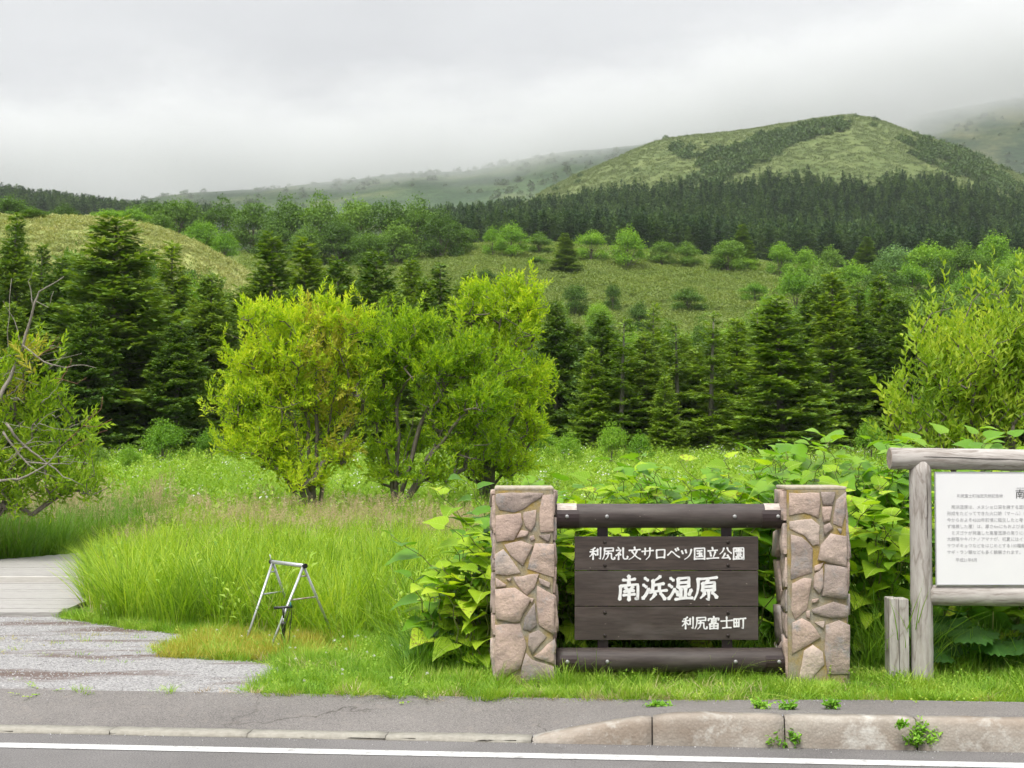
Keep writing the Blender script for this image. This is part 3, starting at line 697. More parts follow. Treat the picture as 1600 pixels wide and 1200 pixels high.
def broadleaf(seed, h=8.0, wd=3.2, lobes=9, nleaf=5200, ls=0.34, low=0.18):
    """round-headed tree: trunk and limbs, leaves gathered in clumps through the crown"""
    rg = np.random.default_rng(seed); C, RR_ = [], []
    for k in range(lobes):
        a = k * 2.4 + rg.uniform(-.3, .3); q = math.sqrt((k + .5) / lobes) * .62
        zc = h * (low + (1 - low) * (0.30 + 0.52 * (1 - q) * rg.uniform(.6, 1.1) + rg.uniform(-.05, .08)))
        C.append([math.cos(a) * wd * q, math.sin(a) * wd * q, zc]); RR_.append([wd * rg.uniform(.34, .50), wd * rg.uniform(.34, .50), h * rg.uniform(.14, .22)])
    C.append([0, 0, h * .80]); RR_.append([wd * .42, wd * .42, h * .2])
    for k in range(int(lobes * .8)):
        a = k * 2.1 + 1; C.append([math.cos(a) * wd * .66, math.sin(a) * wd * .66, h * rg.uniform(low + .06, low + .30)]); RR_.append([wd * .34, wd * .34, h * .14])
    C, RR_ = np.array(C), np.array(RR_)
    # clumps on the lobes' shells
    nc_ = 420; li = rg.integers(0, len(C), nc_); d = rg.normal(0, 1, (nc_, 3)); d[:, 2] = np.abs(d[:, 2]) * 1.0 - .35
    d /= np.linalg.norm(d, axis=1, keepdims=True); cp = C[li] + d * RR_[li] * rg.uniform(.7, 1.05, (nc_, 1))
    cp[:, 2] = np.maximum(cp[:, 2], h * low * .7)
    i = rg.integers(0, nc_, nleaf); cr = h * 0.045 * rg.uniform(.7, 1.5, nc_)
    P = cp[i] + rg.normal(0, 1, (nleaf, 3)) * cr[i][:, None] * np.array([1.15, 1.15, .6])
    Dr = d[i] * .7 + rg.normal(0, .8, (nleaf, 3)) + np.array([0, 0, -.15]); Un = d[i] * .6 + np.array([0, 0, 1.0]) + rg.normal(0, .45, (nleaf, 3))
    sz = ls * rg.uniform(.6, 1.25, nleaf)
    lv = stamp(*LEAF2, P, frames(Dr, Un), np.stack([sz * .75, sz, sz], -1))
    pts = [np.array([0, 0, -0.2]), np.array([.02 * h, 0, h * low]), np.array([0, .02 * h, h * .45])]
    A = [pts[0], pts[1]] + [pts[1]] * 0; B = [pts[1], pts[2]]; r0 = [.032 * h, .024 * h]; r1 = [.024 * h, .014 * h]
    for k in range(len(C)):
        s0 = pts[1] if k % 2 else (pts[1] + pts[2]) / 2; mid = (s0 + C[k]) / 2 + np.array([0, 0, -.04 * h])
        A += [s0, mid]; B += [mid, C[k]]; r0 += [.011 * h, .007 * h]; r1 += [.007 * h, .003 * h]
    return tubes((np.array(A), np.array(B)), np.array(r0), np.array(r1), 6), lv

# ------------------------------------------------------------------ scattering of stuff
def scatter(name, label, protos, P, rot, scl, pick=None, cat=None, kind='stuff'):
    P = np.asarray(P, np.float32); n = len(P)
    me = bpy.data.meshes.new(name); me.vertices.add(n); me.vertices.foreach_set('co', P.ravel())
    a = me.attributes.new('rot', 'FLOAT_VECTOR', 'POINT'); a.data.foreach_set('vector', np.asarray(rot, np.float32).ravel())
    s = np.asarray(scl, np.float32)
    if s.ndim == 1: s = s[:, None].repeat(3, 1)
    a = me.attributes.new('scl', 'FLOAT_VECTOR', 'POINT'); a.data.foreach_set('vector', np.ascontiguousarray(s).ravel())
    pk = np.random.default_rng(n).integers(0, len(protos), n) if pick is None else pick
    a = me.attributes.new('pick', 'INT', 'POINT'); a.data.foreach_set('value', np.asarray(pk, np.int32))
    c = bpy.data.collections.new(name + '_kinds')
    for k, pm in enumerate(protos):
        o = bpy.data.objects.new('%s_kind_%02d' % (name, k), pm); c.objects.link(o)
    g = bpy.data.node_groups.new(name + '_scatter', 'GeometryNodeTree')
    g.interface.new_socket('Geometry', in_out='INPUT', socket_type='NodeSocketGeometry'); g.interface.new_socket('Geometry', in_out='OUTPUT', socket_type='NodeSocketGeometry')
    gi = g.nodes.new('NodeGroupInput'); go = g.nodes.new('NodeGroupOutput'); ip = g.nodes.new('GeometryNodeInstanceOnPoints'); ci = g.nodes.new('GeometryNodeCollectionInfo')
    ci.inputs['Collection'].default_value = c; ci.inputs['Separate Children'].default_value = True; ci.inputs['Reset Children'].default_value = True
    def attr(nm, ty):
        q = g.nodes.new('GeometryNodeInputNamedAttribute'); q.data_type = ty; q.inputs[0].default_value = nm; return q.outputs[0]
    g.links.new(gi.outputs[0], ip.inputs['Points']); g.links.new(ci.outputs[0], ip.inputs['Instance']); ip.inputs['Pick Instance'].default_value = True
    g.links.new(attr('pick', 'INT'), ip.inputs['Instance Index']); g.links.new(attr('scl', 'FLOAT_VECTOR'), ip.inputs['Scale'])
    er = g.nodes.new('FunctionNodeEulerToRotation'); g.links.new(attr('rot', 'FLOAT_VECTOR'), er.inputs[0]); g.links.new(er.outputs[0], ip.inputs['Rotation'])
    g.links.new(ip.outputs[0], go.inputs[0])
    o = link(name, me, kind=kind, label=label)
    if cat: o['category'] = cat
    md = o.modifiers.new('scatter', 'NODES'); md.node_group = g
    return o
def yaw(rg, n, tilt=0.12): return np.stack([rg.normal(0, tilt, n), rg.normal(0, tilt, n), rg.uniform(0, 6.283, n)], -1)

def tuft(name, seed, n, h, spread, wdt, mat, bend=0.35, lean=0.25, seg=3, extra=None):
    rg = np.random.default_rng(seed)
    az = rg.uniform(0, 6.283, n); rr = spread * np.sqrt(rg.random(n)); B = np.stack([rr * np.cos(az), rr * np.sin(az), np.full(n, -.02)], -1)
    a2 = az + rg.normal(0, .9, n); hh = h * rg.uniform(.55, 1.1, n); ln = lean * rg.uniform(.2, 1.3, n); bd = bend * rg.uniform(.2, 1.6, n)
    out = np.stack([np.cos(a2), np.sin(a2), np.zeros(n)], -1); sd_ = np.stack([-np.sin(a2), np.cos(a2), np.zeros(n)], -1)
    tw = rg.normal(0, .5, n); sd_ = sd_ * np.cos(tw)[:, None] + out * np.sin(tw)[:, None]
    Vs = []
    for k in range(seg + 1):
        t = k / seg; c = B + out * (hh * (ln * t + bd * t * t))[:, None] + np.array([0, 0, 1]) * (hh * (t - .35 * bd * t * t))[:, None]
        wk = wdt * (1 - t) ** .7 * (0.75 + .5 * t) if k < seg else 0
        if k < seg: Vs += [c - sd_ * wk / 2, c + sd_ * wk / 2]
        else: Vs += [c]
    V = np.stack(Vs, 1).reshape(-1, 3); m = 2 * seg + 1; T = []
    for k in range(seg - 1): T += [[2 * k, 2 * k + 1, 2 * k + 3], [2 * k, 2 * k + 3, 2 * k + 2]]
    T += [[2 * seg - 2, 2 * seg - 1, 2 * seg]]
    T = (np.array(T)[None] + (np.arange(n) * m)[:, None, None]).reshape(-1, 3)
    mats, mi = [mat], np.zeros(len(T), int)
    if extra is not None:
        ev, et, em = extra; T = np.concatenate([T, et + len(V)]); V = np.concatenate([V, ev]); mats.append(em); mi = np.concatenate([mi, np.ones(len(et), int)])
    return fast_mesh(name, V, T, mats, mi)
def seedheads(seed, n, h, spread, mat):
    rg = np.random.default_rng(seed); parts = []; A, B = [], []
    for k in range(n):
        a = rg.uniform(0, 6.28); b = np.array([math.cos(a), math.sin(a), 0]) * spread * rg.random(); t = b + np.array([rg.normal(0, .08), rg.normal(0, .08), h * rg.uniform(.8, 1.1)])
        A.append(b); B.append(t)
        m = 20; s = rg.random(m); P = t[None] + np.stack([rg.normal(0, .025, m) * (1.2 - s), rg.normal(0, .025, m) * (1.2 - s), s * .2 - .1], -1)
        parts.append(stamp(*LEAF2, P, frames(rg.normal(0, .7, (m, 3)) + [0, 0, .6], rg.normal(0, 1, (m, 3))), np.tile([[.010, .035, .02]], (m, 1))))
    st = tubes((np.array(A), np.array(B)), np.full(n, .002), np.full(n, .0012), 3)
    v, t = join(parts + [st]); return v, t, mat
def herb(name, seed, n, h, mat, ll=0.12, lw=0.05, flowers=0):
    rg = np.random.default_rng(seed); P, D = [], []
    for k in range(n):
        a = rg.uniform(0, 6.28); b = np.array([math.cos(a), math.sin(a), 0]) * .18 * rg.random(); hh = h * rg.uniform(.6, 1.1); m = 9
        for q in range(m):
            s = (q + 1) / m; az = q * 2.4 + a; P.append(b + np.array([math.cos(a) * .12 * s, math.sin(a) * .12 * s, hh * s])); D.append([math.cos(az), math.sin(az), .35 + s * .5])
    P, D = np.array(P), np.array(D); l = ll * rg.uniform(.6, 1.2, len(P))
    V, T = stamp(*LEAF, P, frames(D, np.tile([0, 0, 1.0], (len(P), 1)) + rg.normal(0, .3, (len(P), 3))), np.stack([np.full(len(P), lw), l, l], -1))
    mats, mi = [mat], np.zeros(len(T), int)
    if flowers:
        i = rg.integers(0, len(P), flowers * 6); Pf = P[i] + rg.normal(0, .03, (len(i), 3)); Pf[:, 2] = h * rg.uniform(.9, 1.1, len(i))
        fv, ft = stamp(*LEAF2, Pf, frames(rg.normal(0, 1, (len(i), 3)), np.tile([0, 0, 1.0], (len(i), 1))), np.tile([[.05, .05, .05]], (len(i), 1)))
        T = np.concatenate([T, ft + len(V)]); V = np.concatenate([V, fv]); mats.append(L['flower']); mi = np.concatenate([mi, np.ones(len(ft), int)])
    return fast_mesh(name, V, T, mats, mi)
def bush(name, seed, n, r, h, ls, mat):
    rg = np.random.default_rng(seed); d = rg.normal(0, 1, (n, 3)); d[:, 2] = np.abs(d[:, 2]); d /= np.linalg.norm(d, axis=1, keepdims=True)
    P = d * np.array([r, r, h]) * rg.uniform(.55, 1.05, (n, 1)); sz = ls * rg.uniform(.6, 1.2, n)
    V, T = stamp(*LEAF2, P, frames(d * .5 + rg.normal(0, .7, (n, 3)), d + [0, 0, .8] + rg.normal(0, .4, (n, 3))), np.stack([sz * .6, sz, sz], -1))
    return fast_mesh(name, V, T, [mat])
def field(rg, px0, px1, Y0, Y1, dens, polys=None, notpolys=None, jit=True):
    """points on the ground between two distances, kept inside outlines given on the ground"""
    xa = max(abs(px0 - 800), abs(px1 - 800)) / F * Y1
    X0, X1 = (px0 - 800) / F * (Y1 if px0 < 800 else Y0), (px1 - 800) / F * (Y1 if px1 > 800 else Y0)
    n = int((X1 - X0) * (Y1 - Y0) * dens); X = rg.uniform(X0, X1, n); Y = rg.uniform(Y0, Y1, n); Z = gz(X, Y)
    P = np.stack([X, Y, Z], -1); px, py = proj(P)
    k = (px > px0) & (px < px1)
    if polys is not None:
        kk = np.zeros(n, bool)
        for q in polys: kk |= inpoly(px, py, q)
        k &= kk
    for q in (notpolys or []): k &= ~inpoly(px, py, q)
    return P[k], px[k], py[k]

# ------------------------------------------------------------------ stone pillars and the park sign
YF = 11.30
def Z1(x, y):
    x = x - 10 if x < 126 else x + 7 if x > 396 else x
    return (740 + x / 3.2438, 730 + y / 3.2438)
def Z2(x, y):
    x = x - 5 if x < 648 else x + 8 if x > 902 else x
    return (1040 + x / 3.2444, 730 + y / 3.2444)
ST1 = [[(122,135),(200,128),(355,130),(340,155),(255,212),(205,230),(130,215),(122,180)], [(350,140),(398,138),(400,325),(338,330),(335,210)],
 [(122,245),(240,232),(248,285),(205,370),(125,380),(120,320)], [(255,228),(318,215),(312,290),(290,325),(262,300),(248,250)], [(240,318),(280,325),(270,350),(215,358)],
 [(283,350),(305,345),(312,365),(290,375)], [(330,345),(390,338),(380,382)], [(155,392),(240,372),(300,395),(250,500),(185,445)], [(310,385),(400,390),(402,560),(272,515)],
 [(120,440),(150,415),(240,535),(170,548),(118,540)], [(122,560),(165,595),(160,605),(122,608)], [(165,565),(190,560),(185,580)], [(200,555),(330,540),(310,610),(270,650),(215,590)],
 [(330,560),(388,585),(385,612),(335,590)], [(118,620),(210,610),(290,665),(235,780),(205,788),(125,770),(118,700)], [(322,600),(405,650),(402,850),(330,800),(318,690)],
 [(275,660),(305,665),(295,690)], [(310,685),(322,800),(285,832),(250,820),(258,765)], [(118,800),(235,792),(268,905),(235,1020),(118,1090)],
 [(280,845),(330,825),(370,860),(295,950),(275,900)], [(405,870),(403,1000),(305,960)], [(265,940),(295,975),(400,1010),(402,1090),(240,1090),(243,1010)]]
ST2 = [[(630,130),(778,130),(785,180),(775,258),(700,232),(628,245)], [(785,125),(860,125),(845,195),(795,190)], [(793,200),(843,198),(832,270),(797,278)],
 [(865,165),(905,125),(905,230),(893,305),(848,285)], [(632,275),(740,262),(780,295),(778,390),(745,398),(700,345),(632,310)], [(800,295),(830,280),(850,310),(800,345)],
 [(868,310),(892,312),(888,340)], [(835,335),(910,350),(910,505),(800,475),(770,470),(785,395)], [(638,340),(690,355),(745,410),(742,535),(640,570)],
 [(755,500),(800,482),(780,525),(752,525)], [(805,490),(912,510),(915,665),(880,668),(790,650),(800,590)], [(755,540),(795,510),(800,600),(778,645),(748,610)],
 [(645,590),(700,560),(738,565),(715,720),(655,772),(640,720)], [(740,670),(775,665),(765,685),(740,690)], [(740,720),(850,682),(918,705),(915,760),(840,765),(790,755),(745,740)],
 [(712,730),(730,725),(730,770),(712,760)], [(645,790),(690,765),(730,785),(785,860),(690,920),(645,950)], [(755,785),(805,780),(800,822)],
 [(810,800),(880,775),(925,800),(925,1050),(820,1050),(805,930)], [(700,930),(745,900),(795,935),(805,1000),(750,1060),(730,1095),(675,1090),(690,1000)]]
def voronoi_cells(seed, w_, h_, n):
    rg = np.random.default_rng(seed); S = []
    while len(S) < n:
        c = np.array([rg.uniform(.0, w_), rg.uniform(0, h_)])
        if all(np.hypot(*(c - q)) > 0.62 * math.sqrt(w_ * h_ / n) for q in S): S.append(c)
        elif rg.random() < .02: S.append(c)
    cells = []
    for i, c in enumerate(S):
        poly = [np.array(p, float) for p in ((0, 0), (w_, 0), (w_, h_), (0, h_))]
        for j, d in enumerate(S):
            if i == j: continue
            m_ = (c + d) / 2; nrm = d - c; out = []
            for k in range(len(poly)):
                a, b = poly[k], poly[(k + 1) % len(poly)]; da, db = (a - m_) @ nrm, (b - m_) @ nrm
                if da <= 0: out.append(a)
                if da * db < 0: out.append(a + (b - a) * da / (da - db))
            poly = out
            if len(poly) < 3: break
        if len(poly) >= 3:
            g = 0.011; cc_ = np.mean(poly, 0)
            poly = [p + (cc_ - p) / (np.linalg.norm(cc_ - p) + 1e-6) * g * 1.3 for p in poly]
            cells.append(poly)
    return cells
srnd = random.Random(31)
def stone(poly3, normal, proud, parent):
    """flat slab of stone: outline given in place, rounded rim, uneven face"""
    pts = [Vector(p) for p in poly3]; nrm = Vector(normal).normalized()
    # roughen the outline
    o = []
    for i in range(len(pts)):
        a, b = pts[i], pts[(i + 1) % len(pts)]; k = max(1, int((b - a).length / 0.06))
        for q in range(k):
            p = a + (b - a) * (q / k)
            if q: p = p + Vector((srnd.uniform(-1, 1), srnd.uniform(-1, 1), srnd.uniform(-1, 1))) * 0.005
            p = p - nrm * (p - a).dot(nrm); o.append(p)
    c = sum(o, Vector()) / len(o); bm = bmesh.new(); off = parent.location
    tx, ty = srnd.uniform(-.08, .08), srnd.uniform(-.08, .08)
    u = nrm.orthogonal().normalized(); v = nrm.cross(u)
    def lift(p): return proud + tx * (p - c).dot(u) + ty * (p - c).dot(v)
    R0 = [bm.verts.new(p - nrm * 0.02 - off) for p in o]
    R1 = [bm.verts.new(p + nrm * max(.004, lift(p) * .62) - off) for p in o]
    R2 = [bm.verts.new(p + (c - p) * min(.25, 0.006 / max(.01, (c - p).length)) + nrm * max(.008, lift(p)) - off) for p in o]
    R3 = [bm.verts.new(p + (c - p) * .5 + nrm * (max(.008, lift(p)) + srnd.uniform(-.004, .006)) - off) for p in o]
    ce = bm.verts.new(c + nrm * (max(.008, proud) + .004) - off); n = len(o)
    for A, B, s_ in ((R0, R1, False), (R1, R2, True), (R2, R3, True)):
        for i in range(n):
            f = bm.faces.new((A[i], A[(i + 1) % n], B[(i + 1) % n], B[i])); f.smooth = s_
    for i in range(n):
        f = bm.faces.new((R3[i], R3[(i + 1) % n], ce)); f.smooth = True
    bmesh.ops.recalc_face_normals(bm, faces=bm.faces)
    me = bpy.data.meshes.new('stone'); bm.to_mesh(me); bm.free(); me.materials.append(M['stone'])
    return link('stone', me, parent)
def pillar(label, px0, px1, pyt, polys, conv, seed):
    a, b = at(px0, 1060, YF), at(px1, 1060, YF); x0, x1 = a.x, b.x; zt = at(px0, pyt, YF).z; dp = 0.46
    t = thing('stone_pillar', label, 'pillar', ((x0 + x1) / 2, YF + dp / 2, 0.12), 'stone pillars of the park sign')
    m = MB(); yb = YF + 0.018
    m.box(((x0 + x1) / 2, yb + dp / 2, (zt - .1) / 2), (x1 - x0 - .016, dp, zt + .1 - .012), 0, 0.012); m.build('mortar_core', M['mortar'], t)
    for p in polys:
        q = [at(*conv(x, y), YF + 0.018) for x, y in p]; stone(q, (0, -1, 0), srnd.uniform(.010, .022), t)
    H = zt - 0.03
    for (nx, x) in ((-1, x0 + .008), (1, x1 - .008)):
        for cell in voronoi_cells(seed + nx, dp - .02, H, 17):
            stone([(x, yb + .01 + (p[0] if nx > 0 else dp - .02 - p[0]), 0.02 + p[1]) for p in cell], (nx, 0, 0), srnd.uniform(.010, .042), t)
    for cell in voronoi_cells(seed + 7, x1 - x0 - .03, H, 18):
        stone([(x1 - .015 - p[0], yb + dp, 0.02 + p[1]) for p in cell], (0, 1, 0), srnd.uniform(.010, .026), t)
    c = MB(); c.box(((x0 + x1) / 2, yb + dp / 2 - .004, zt + 0.001), (x1 - x0 - .004, dp - .002, .026), 0, 0.010); c.build('cap', M['mortar_cap'], t)
    return t
M['mortar_cap'] = simple('pale_mortar_cap', (0.30, 0.25, 0.16), (0.46, 0.42, 0.35), 26, 0.95, 0.5, 0.006)
pl = pillar('stone pillar left of the dark park sign, set with pink-grey slabs', 772, 866, 764, ST1, Z1, 100)
pr = pillar('stone pillar right of the dark park sign, with ochre mortar joints', 1231, 1327, 763, ST2, Z2, 200)

YS = YF + 0.16                                                  # plane of the rails
sg = thing('park_sign', 'dark brown plank sign with white lettering hung between two log rails', 'sign', at(1042, 1050, YS))
lr = random.Random(8)
def log(px0, px1, pyt, pyb, Y, mat, parent, name, wob=.012, seg=20, n=26):
    a, b = at(px0, (pyt + pyb) / 2, Y), at(px1, (pyt + pyb) / 2, Y); r = (at(px0, pyt, Y).z - at(px0, pyb, Y).z) / 2
    pth = [a + (b - a) * (i / (n - 1)) for i in range(n)]
    m = MB(); m.tube(pth, [r * (1 + lr.uniform(-.012, .012)) for _ in pth], seg); return m.build(name, mat, parent), a, b, r
def sleeve(a, r, x0, x1, parent, top_cut=True):
    """bracket wrapped round the front and foot of a rail's end"""
    m = MB(); k = 14; ring = []
    prof = []
    for i in range(k + 1):
        ang = math.radians(28 - 236 * i / k); prof.append((-math.cos(ang) * (r + .005), math.sin(ang) * (r + .005)))
    inn = [(-math.cos(math.radians(28 - 236 * i / k)) * (r + .0005), math.sin(math.radians(28 - 236 * i / k)) * (r + .0005)) for i in range(k, -1, -1)]
    m.prism(prof + inn, (x0, a.y, a.z), (0, 1, 0), (0, 0, 1), (1, 0, 0), x1 - x0)
    return m.build('rail_bracket', M['iron'], parent)
def dome(p, r, mat, parent, name='bolt', d=(0, -1, 0)):
    m = MB(); d = Vector(d); p = Vector(p)
    m.tube([p + d * -.004, p + d * r * .35, p + d * r * .6, p + d * r * .72], [r, r, r * .7, r * .25], 10); return m.build(name, mat, parent)
for (x0, x1, yt, yb, sw) in ((862, 1232, 787, 825, 34), (868, 1232, 1012, 1050, 30)):
    rl, a, b, r = log(x0, x1, yt, yb, YS, M['rail'], sg, 'log_rail')
    xa, xb = at(870 if yt < 900 else 874, 800, YS).x, at(870 + sw, 800, YS).x; xc, xd = at(1222 - sw, 800, YS).x, at(1228, 800, YS).x
    sleeve(a, r, xa, xb, rl); sleeve(a, r, xc, xd, rl)
    dome((at(884, 0, YS).x, YS - r - .004, a.z), .016, M['bolt'], rl); dome((at(1206, 0, YS).x, YS - r - .004, a.z), .016, M['bolt'], rl)
    dome((at(945, 0, YS).x, YS - r - .001, a.z), .016, M['bolt'], rl); dome((at(1140, 0, YS).x, YS - r - .001, a.z), .016, M['bolt'], rl)
    if yt < 900:                                                 # flaked bare ends
        for (q0, q1) in ((869, 899), (1187, 1217)):
            m = MB(); k = 8; pf = [(-math.cos(math.radians(t_)) * (r + .0025), math.sin(math.radians(t_)) * (r + .0025)) for t_ in np.linspace(100, 31, k)]
            inn = [(-math.cos(math.radians(t_)) * (r - .004), math.sin(math.radians(t_)) * (r - .004)) for t_ in np.linspace(31, 100, k)]
            m.prism(pf + inn, (at(q0, 0, YS).x, YS, a.z), (0, 1, 0), (0, 0, 1), (1, 0, 0), at(q1, 0, YS).x - at(q0, 0, YS).x); m.build('flaked_patch', M['bare'], rl)
YB = YS - 0.035
for xp in (942, 1136):
    m = MB(); tp, bt = at(xp, 815, YS), at(xp, 1020, YS); m.box(((tp + bt) / 2) + Vector((0, .022, 0)), (.085, .012, tp.z - bt.z), 0, .002); m.build('hanger_strap', M['iron'], sg)
PB = [(838.5, 891), (892.2, 947), (948.2, 1000)]
planks = []
for (yt, yb) in PB:
    a, b = at(898, yt, YB), at(1185, yb, YB); m = MB()
    m.box(((a.x + b.x) / 2, YB + .018, (a.z + b.z) / 2), (b.x - a.x, .036, a.z - b.z), 0, .003)
    planks.append(m.build('plank', M['plank'], sg))
for pi_, ys_ in ((0, (847, 883)), (2, (957, 993))):
    for yv in ys_:
        for xv in (945, 1137.5): dome(at(xv, yv, YB) - Vector((0, .001, 0)), .014, M['rivet'], planks[pi_], 'rivet')

# lettering: brush strokes, drawn character by character on a 100 x 100 square, (x, y, half width) along each stroke
def K(s):
    out = []
    for st in s.split('|'):
        out.append([tuple(float(v) for v in p.split(',')) for p in st.split()])
    return out
GL = {
'南': K('26,17 44,18 74,13|49,2 50,14 49,31|17,40 16,62 13,93|17,41 50,37 84,34 84,66 82,91 74,88|36,46 42,54|64,42 57,54|31,62 69,58|27,76 73,72|50,58 50,74 49,95'),
'浜': K('12,10 24,19|6,36 18,45|4,88 14,76 28,52|72,3 60,13 42,22|44,19 43,40 41,60|42,38 86,31|68,36 68,60|30,65 62,60 98,57|52,70 44,82 32,94|72,68 80,77 90,91'),
'湿': K('12,10 24,19|6,36 18,45|4,90 15,76 29,52|42,12 42,30 41,46|42,12 62,10 84,8 83,26 82,44|42,28 80,26|42,45 80,42|52,52 52,70 52,86|70,50 70,66 69,86|36,62 41,76|92,56 84,74|30,92 62,88 98,86'),
'原': K('16,14 50,12 94,7|20,14 20,40 16,66 4,94|58,16 52,27|38,30 38,44 37,60|38,30 58,28 84,26 83,42 82,58|38,44 80,41|38,58 80,55|60,58 61,76 60,95 51,89|45,68 38,78 28,88|74,66 84,74 92,85'),
'利': K('46,6 32,16 14,21|8,37 32,34 58,30|32,18 32,54 31,94|30,40 20,58 5,73|36,46 46,54 54,62|66,16 66,38 65,60|88,5 88,46 87,92 75,84'),
'尻': K('18,11 50,9 86,7 86,20 84,32|20,32 84,29|20,12 20,42 15,70 4,94|48,36 47,62 40,80 24,96|30,52 52,49 72,47 72,68 74,86 82,93 95,91 96,78'),
'礼': K('24,4 32,13|10,26 28,24 46,22 30,48 6,66|28,44 28,66 27,95|34,48 44,60|62,6 62,50 64,80 72,90 94,88 96,70'),
'文': K('50,2 52,16|8,26 50,23 94,19|68,26 54,58 32,80 6,95|30,32 50,58 70,78 96,92'),
'サ': K('6,34 50,30 95,26|32,10 32,34 30,58|68,6 68,40 62,70 38,95'),
'ロ': K('20,24 20,52 22,86|18,24 50,21 82,20 81,50 78,84|22,80 50,78 80,77'),
'ベ': K('5,62 20,48 34,32 46,40 70,62 96,78|64,16 72,30|80,8 88,22'),
'ツ': K('14,30 22,50|42,22 48,44|86,18 78,52 60,76 34,94'),
'国': K('13,12 13,50 12,95|13,12 50,10 88,8 88,50 87,94|30,30 70,27|32,50 68,47|26,74 74,70|50,30 50,50 50,72|60,55 67,64|13,90 50,89 86,88'),
'立': K('48,4 52,18|14,30 50,27 88,24|32,40 38,68|70,36 64,56 56,76|5,88 50,84 96,82'),
'公': K('38,8 28,32 6,54|62,6 72,28 95,48|46,48 36,68 22,84 50,82 78,78|64,62 74,76 84,92'),
'園': K('13,10 13,50 12,95|13,10 50,8 88,6 88,50 87,94|30,22 72,19|50,14 50,30|24,33 78,30|36,41 66,39 65,51 36,53 36,41|50,53 50,66 49,82|48,58 38,68 24,76|32,82 44,76|70,56 58,66|54,60 64,71 78,80|13,91 50,90 86,89'),
'富': K('50,1 51,10|12,18 10,32|12,18 50,15 90,13 84,28|32,27 70,25|34,36 34,48|34,36 68,34 66,46 34,48|20,57 21,76 22,95|20,57 50,55 82,53 81,74 79,94|50,56 50,74 50,90|22,74 80,71|22,92 80,90'),
'士': K('6,36 50,33 95,29|50,4 50,46 50,84|18,88 50,85 84,84'),
'町': K('8,20 8,50 10,80|8,20 28,19 46,18 45,46 43,78|27,20 27,48 27,76|8,48 44,46|9,77 44,75|54,18 78,16 98,14|78,18 78,54 77,92 65,86'),
}
grd = random.Random(77)
def glyph_faces(bm, strokes, cx, cy, size, Y, wd_):
    """each stroke becomes a raised ribbon that swells at its ends like a brush line"""
    pl_ = 0
    for st in strokes:
        P = [np.array((p[0], p[1])) for p in st]
        # resample smoothly
        pts = []
        if len(P) == 2: pts = [P[0] + (P[1] - P[0]) * t for t in np.linspace(0, 1, 6)]
        else:
            sharp = False
            for i in range(len(P) - 1):
                p0 = P[max(i - 1, 0)]; p1 = P[i]; p2 = P[i + 1]; p3 = P[min(i + 2, len(P) - 1)]
                def tang(a, b, c):
                    u, v = b - a, c - b
                    if np.hypot(*u) < 1e-6 or np.hypot(*v) < 1e-6: return (c - a) / 2
                    if (u @ v) / (np.hypot(*u) * np.hypot(*v)) < .55: return None
                    return (c - a) / 2
                m1 = tang(p0, p1, p2); m2 = tang(p1, p2, p3); L_ = p2 - p1
                m1 = L_ if m1 is None else m1 / max(np.hypot(*m1), 1e-6) * np.hypot(*L_); m2 = L_ if m2 is None else m2 / max(np.hypot(*m2), 1e-6) * np.hypot(*L_)
                for t in np.linspace(0, 1, 6)[(1 if i else 0):]:
                    pts.append((2*t**3-3*t**2+1)*p1 + (t**3-2*t**2+t)*m1 + (-2*t**3+3*t**2)*p2 + (t**3-t**2)*m2)
        pts = np.array(pts); n = len(pts); d = np.gradient(pts, axis=0); d /= np.linalg.norm(d, axis=1, keepdims=True) + 1e-9
        ln = np.sum(np.linalg.norm(np.diff(pts, axis=0), axis=1)); s = np.linspace(0, 1, n)
        hw = wd_ * (0.80 + .30 * np.exp(-(s / .16) ** 2) + .26 * np.exp(-((1 - s) / .16) ** 2)) * (0.88 if ln > 45 else 1.0)
        if pts[-1][0] < pts[0][0] - 8 and pts[-1][1] > pts[0][1] + 8 and len(st) > 2: hw = hw * (1 - .55 * s ** 2)      # left-falling strokes run out thin
        vert = np.abs(d[:, 1]) > .75; hw = hw * np.where(vert, 1.12, .92)
        q = np.stack([-d[:, 1], d[:, 0]], -1)
        e0, e1 = pts[0] - d[0] * hw[0] * .8, pts[-1] + d[-1] * hw[-1] * .7
        zoff = 0.0012 * (pl_ % 5); pl_ += 1
        def W(p, lift): return bm.verts.new((cx + (p[0] - 50) / 100 * size, Y - .003 - zoff * .35 - lift, cy - (p[1] - 50) / 100 * size))
        Lr = [W(pts[i] + q[i] * hw[i], 0) for i in range(n)]; Rr = [W(pts[i] - q[i] * hw[i], 0) for i in range(n)]
        a, b = W(e0, 0), W(e1, 0)
        for i in range(n - 1): bm.faces.new((Lr[i], Lr[i + 1], Rr[i + 1], Rr[i]))
        bm.faces.new((a, Lr[0], Rr[0])); bm.faces.new((b, Rr[-1], Lr[-1]))
